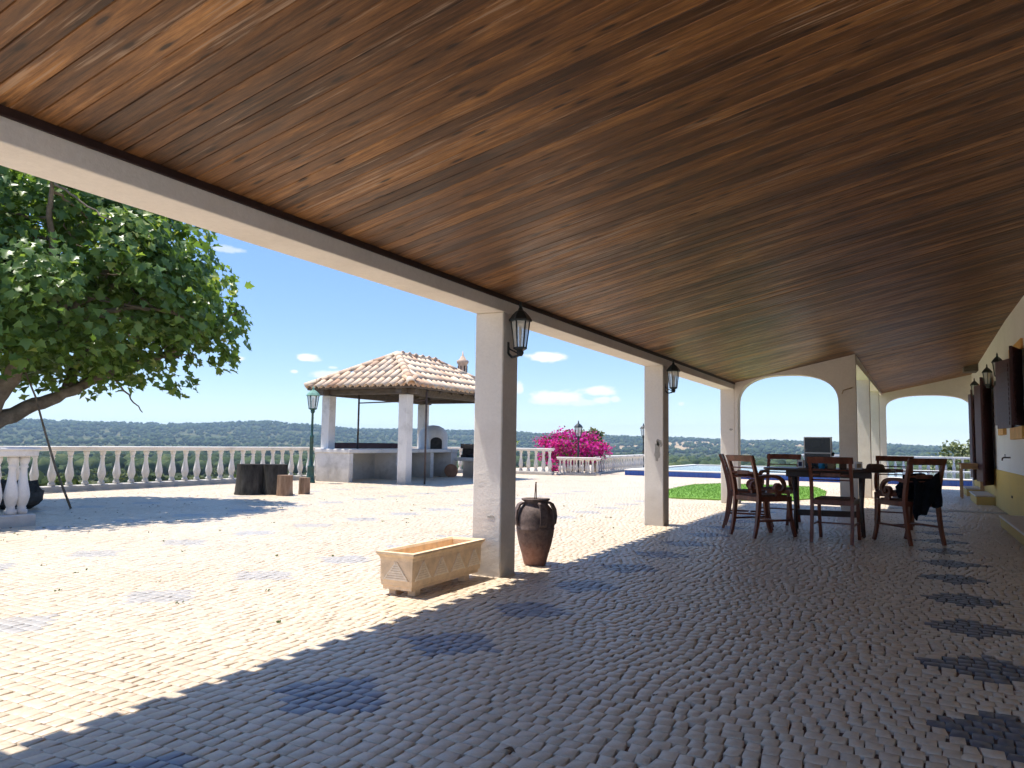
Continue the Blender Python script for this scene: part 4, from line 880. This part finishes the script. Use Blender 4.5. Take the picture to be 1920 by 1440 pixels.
# ------------------------------------------------------------------ furniture
def chair(name, loc, face, label, arms=True):
    """face = direction (degrees from +X) the sitter looks; local +Y is forward"""
    r_ = empty(name, loc, R(face-90), label, 'chair', 'mahogany dining chairs round the table'); W = .215
    def S(pts, x0, x1, t, nm): return MB().ribbon(pts, x0, x1, t).build(nm, 'mahogany', r_)
    def curve(P, sub=5):
        o = []
        for k in range(len(P)-1):
            p0, a, b, p3 = P[max(k-1, 0)], P[k], P[k+1], P[min(k+2, len(P)-1)]
            for q in range(sub):
                t = q/sub; o.append(tuple(.5*(2*a[i]+(b[i]-p0[i])*t+(2*p0[i]-5*a[i]+4*b[i]-p3[i])*t*t+(3*a[i]-p0[i]-3*b[i]+p3[i])*t**3) for i in (0, 1)))
        return o+[P[-1]]
    rear = curve([(-.29, 0), (-.25, .15), (-.225, .32), (-.215, .45), (-.235, .60), (-.275, .76), (-.32, .895)]); n = len(rear)
    front = curve([(.285, 0), (.245, .12), (.215, .26), (.205, .38), (.205, .45)])
    for s in (-1, 1):
        x0, x1 = (W-.032, W) if s > 0 else (-W, -W+.032)
        S(rear, x0, x1, [.030+.016*math.sin(math.pi*k/(n-1)) for k in range(n)], 'rear_leg')
        S(front, x0, x1, [.030+.018*k/(len(front)-1) for k in range(len(front))], 'leg')
        MB().box(x0+.004, x1-.004, -.205, .195, .395, .45, .004).build('side_rail', 'mahogany', r_)
        MB().box(x0+.007, x1-.007, -.225, .225, .175, .197, .004).build('stretcher', 'mahogany', r_)
        if arms:
            sp = [(-.245, .66), (-.10, .675), (.04, .665), (.115, .62), (.13, .56), (.09, .505), (.03, .50), (0, .535), (.012, .575), (.05, .585), (.07, .56), (.055, .54)]
            S(curve(sp, 4), x0-.004, x1+.004, [.034]*29+[.03]*16, 'arm')
            MB().box(x0, x1, .005, .085, .45, .505, .005).build('arm_block', 'mahogany', r_)
    MB().box(-W+.032, W-.032, .185, .215, .395, .45, .004).build('front_rail', 'mahogany', r_); MB().box(-W+.032, W-.032, -.228, -.200, .395, .45, .004).build('back_rail', 'mahogany', r_)
    MB().box(-W+.03, W-.03, .0, .022, .178, .195).build('stretcher', 'mahogany', r_)
    m = MB(); m.box(-W+.034, W-.034, -.195, .205, .44, .466, .012); m.build('seat', 'straw_brown', r_)
    m = MB(); nn_ = 9; vs = []
    for k in range(nn_):
        x = -W-.012+(2*W+.024)*k/(nn_-1); bow = -.018*(1-(x/W)**2)
        for dy, z in ((-.013, .835), (.013, .842), (.008, .905), (-.018, .900)): vs.append((x, -.305+dy+bow-(z-.86)*.35, z))
    m.add(vs, [(k*4+q, k*4+4+q, k*4+4+(q+1) % 4, k*4+(q+1) % 4) for k in range(nn_-1) for q in range(4)]+[(0, 1, 2, 3), tuple((nn_-1)*4+q for q in (3, 2, 1, 0))]); m.build('top_rail', 'mahogany', r_)
    MB().tube([(-W+.02, -.284, .765), (W-.02, -.284, .765)], .008, 6).build('slat', 'mahogany', r_)
    MB().tube([(-W+.02, -.252, .66), (W-.02, -.252, .66)], .008, 6).build('slat', 'mahogany', r_)
    m = MB(); m.box(-.10, .10, -.277, -.257, .69, .735, .006); m.tube([(-W+.02, -.268, .712), (-.1, -.267, .712)], [.014, .010], 6); m.tube([(.1, -.267, .712), (W-.02, -.268, .712)], [.010, .014], 6); m.build('back_tablet', 'mahogany', r_)
    return r_
chair('dining_chair', (-1.50, 8.98, 0), 50, 'armchair at the table nearest the second column, its back to the terrace')
chair('dining_chair', (-1.80, 9.75, 0), 8, 'chair mostly hidden behind the leftmost armchair, seen from its side')
chair('dining_chair', (-1.58, 10.62, 0), 262, 'armchair on the far side of the table, left of the upright panel')
chair('dining_chair', (-.735, 8.94, 0), 86, 'armless chair on the near side of the table, back to the camera', arms=False)
chair('dining_chair', (-.20, 10.95, 0), 268, 'armchair on the far side of the table, right of the pale arch pillar')
c5 = chair('dining_chair', (-.045, 9.26, 0), 129, 'armchair nearest the house, with a dark coat over it')
ct = empty('coat', (-.045, 9.26, 0), R(129-90), 'crumpled black coat thrown over the seat of the rightmost armchair', 'coat')
bm = bmesh.new(); bmesh.ops.create_icosphere(bm, subdivisions=4, radius=1)
for v in bm.verts:
    c_ = v.co; k_ = 1+.13*math.sin(c_.x*6+1)*math.sin(c_.z*7)+.08*math.sin(c_.y*13+c_.z*9); sg = lambda q, e: math.copysign(abs(q)**e, q)
    v.co = Vector((sg(c_.x, .6)*.175*k_, -.135+sg(c_.y, .7)*.075*k_+(.05 if c_.z < 0 else -.03), .595+sg(c_.z, .65)*.135*k_))
for f_ in bm.faces: f_.smooth = True
me = bpy.data.meshes.new('cloth'); bm.to_mesh(me); bm.free(); me.materials.append(MATS['black_cloth']); link(bpy.data.objects.new('cloth', me), ct)
m = MB(); nu, nv = 16, 12; vs = []
for q in range(nv+1):
    t = q/nv
    for k in range(nu+1):
        u = k/nu; x = -.17+.34*u; drop = .17+.05*math.sin(u*7+.6)+.03*math.sin(u*17); z = .70-.06*math.sin(u*5)-t*(.16+drop)
        y = -.285-.02*math.sin(u*11+t*2)-.012*math.sin(u*23+t*5)+.10*max(0, .45-z)-(.03 if z > .6 else .02)
        vs.append((x*(1-.12*t*math.sin(u*3)), y, z))
W1 = nu+1; n0 = len(vs); vs += [(x, y+.016, z) for x, y, z in vs]
fs = [(q*W1+k, q*W1+k+1, (q+1)*W1+k+1, (q+1)*W1+k) for q in range(nv) for k in range(nu)]; fs += [tuple(n0+i_ for i_ in reversed(f_)) for f_ in fs]
fs += [(q*W1, (q+1)*W1, n0+(q+1)*W1, n0+q*W1) for q in range(nv)]+[(q*W1+nu, n0+q*W1+nu, n0+(q+1)*W1+nu, (q+1)*W1+nu) for q in range(nv)]+[(k, n0+k, n0+k+1, k+1) for k in range(nu)]+[(nv*W1+k, nv*W1+k+1, n0+nv*W1+k+1, n0+nv*W1+k) for k in range(nu)]
m.add(vs, fs, True); m.build('coat_tail', 'black_cloth', ct)

tb = empty('dining_table', (-.88, 9.75, 0), R(6), 'dark trestle dining table with rounded ends under the porch', 'table')
m = MB(); seg = 44; ring = []
for k in range(seg):
    a = 2*math.pi*k/seg; e = .55; ring.append((math.copysign(abs(math.cos(a))**e, math.cos(a))*.72, math.copysign(abs(math.sin(a))**e, math.sin(a))*.42))
vs = [(x*s, y*s, z) for s, z in ((.985, .728), (1, .734), (1, .750), (.985, .757)) for x, y in ring]
m.add(vs, [(i_*seg+k, i_*seg+(k+1) % seg, (i_+1)*seg+(k+1) % seg, (i_+1)*seg+k) for i_ in range(3) for k in range(seg)]+[tuple(reversed(range(seg))), tuple(3*seg+k for k in range(seg))]); m.build('tabletop', 'table_wood', tb)
MB().box(-.46, .46, -.26, .26, .655, .727, .005).build('apron', 'table_wood', tb)
for s in (-1, 1):
    for q in (-1, 1): MB().tube([(s*.37, q*.24, .66), (s*.36, q*.10, .32), (s*.36, q*.30, 0)], [.026, .022, .026], 6).build('leg', 'table_wood', tb)
MB().box(-.37, .37, -.02, .02, .19, .26, .004).build('stretcher', 'table_wood', tb)
tb_top = .757
def on_table(name, x, y, rz, label, cat): return empty(name, (x, y, tb_top), rz, label, cat)
pn = on_table('display_panel', -.99, 9.82, R(-12), 'upright dark panel with a pale frame standing on the table', 'panel')
m = MB(); m.box(-.155, .155, -.012, .012, .02, .365, .003); m.build('screen', 'screen_black', pn)
m = MB(); m.box(-.162, -.150, -.016, .016, .02, .372); m.box(.150, .162, -.016, .016, .02, .372); m.box(-.15, .15, -.016, .016, .360, .372); m.box(-.15, .15, -.016, .016, .172, .186); m.build('frame', 'white_paint', pn)
MB().box(-.13, .13, -.07, .09, 0, .022, .004).build('stand', 'screen_black', pn)
MB().tube([(.163, 0, .17), (.185, 0, .165)], .022, 8).build('knob', 'screen_black', pn)
def block(name, x, y, sx_, sy_, h, mat, label, cat, print_=None):
    r_ = on_table(name, x, y, random.uniform(-.3, .3), label, cat); MB().box(-sx_/2, sx_/2, -sy_/2, sy_/2, 0, h, .004).build('carton', mat, r_)
    if print_: MB().box(-sx_*.3, sx_*.3, -sy_/2-.002, -sy_/2+.001, h*.22, h*.75).build('print', print_, r_)
block('small_box', -1.16, 9.62, .07, .05, .095, 'white_paint', 'small white box with a navy print at the left on the table', 'box', 'navy_print')
bt_ = on_table('bottle', -.925, 9.55, 0, 'squat blue plastic bottle on the table', 'bottle')
MB().lathe([(.03, 0), (.034, .005), (.034, .065), (.02, .085), (.014, .09)], 14).build('body', 'blue_plastic', bt_); MB().lathe([(.015, .0905), (.015, .105)], 10).build('cap', 'white_paint', bt_)
block('small_box', -.82, 9.6, .08, .06, .085, 'tan_card', 'tan cardboard box right of the blue bottle on the table', 'box')
block('small_box', -.70, 9.6, .075, .06, .08, 'straw_brown', 'dark brown box at the middle of the table', 'box')
block('small_box', -.53, 9.56, .075, .04, .088, 'white_paint', 'small white box at the right on the table', 'box', 'tan_card')
ht_ = on_table('hat', -.36, 9.62, .3, 'dark brown brimmed hat lying on the right end of the table', 'hat')
MB().lathe([(.02, .0), (.15, .0), (.165, .006), (.15, .012), (.10, .014), (.095, .04), (.085, .06), (.06, .068), (.01, .06)], 22, sy=.85).build('crown', 'straw_brown', ht_)

st_ = empty('side_table', (1.12, 18.5, 0), 0, 'small pale wooden side table against the house wall', 'table')
MB().box(-.24, .22, -.28, .28, .70, .725, .005).build('tabletop', 'pale_wood', st_)
MB().box(-.20, .19, -.24, .24, .60, .699, .004).build('apron', 'pale_wood', st_)
for x in (-.19, .18):
    for y in (-.23, .23): MB().box(x-.02, x+.02, y-.02, y+.02, -.01, .60, .003).build('leg', 'pale_wood', st_)

# fallen leaves on the floor
lf = MB()
LV = []
for _ in range(150):
    near = random.random() < .15
    x, y = (random.uniform(-2.6, 1.0), random.uniform(1.6, 8)) if near else (random.uniform(-12.5, -7.6), random.uniform(4, 9.5))
    LV.append((x, y, .004))
for x, y in ((-1.64, 1.80), (-.93, 3.0), (-.2, 2.62), (-1.2, 2.25)): LV.append((x, y, .006))
lv = leaf_cloud('fallen_leaves', np.array(LV), (.02, .045), 'wood_leaf', np.tile([0, 0, 3.0], (len(LV), 1)), 'oval', None, None, droop=0, spread=.5)
lv.data.materials[0] = MATS['dry_leaf']; tag(lv, 'scattered dry leaves on the stone floor', 'leaves', kind='stuff')

WV = []
for _ in range(80):
    x, y = random.uniform(-9, -2.9), random.uniform(1.6, 13)
    for q in range(random.randint(3, 7)): WV.append((x+random.gauss(0, .012), y+random.gauss(0, .012), -.004))
wd_ = leaf_cloud('weeds', np.array(WV), (.010, .022), 'scrub_leaf', np.tile([0, -1.0, .6], (len(WV), 1)), 'oval', None, None, droop=-2.5, spread=.8)
tag(wd_, 'tiny dry weeds growing in the joints of the sunny paving', 'weeds', kind='stuff')

# ------------------------------------------------------------------ air
g = G('haze_air'); g.t.nodes.remove(g.b); pv = g.n('ShaderNodeVolumePrincipled'); pv.inputs['Color'].default_value = (.55, .77, 1.0, 1); pv.inputs['Density'].default_value = .00018; pv.inputs['Anisotropy'].default_value = .2
g.t.links.new(pv.outputs[0], g.o.inputs['Volume'])
HAZE = tag(MB().box(-3650, 3650, -3650, 3660, -70, 92).build('haze', 'haze_air'), 'thin blue summer haze over the valley', 'haze', kind='stuff')
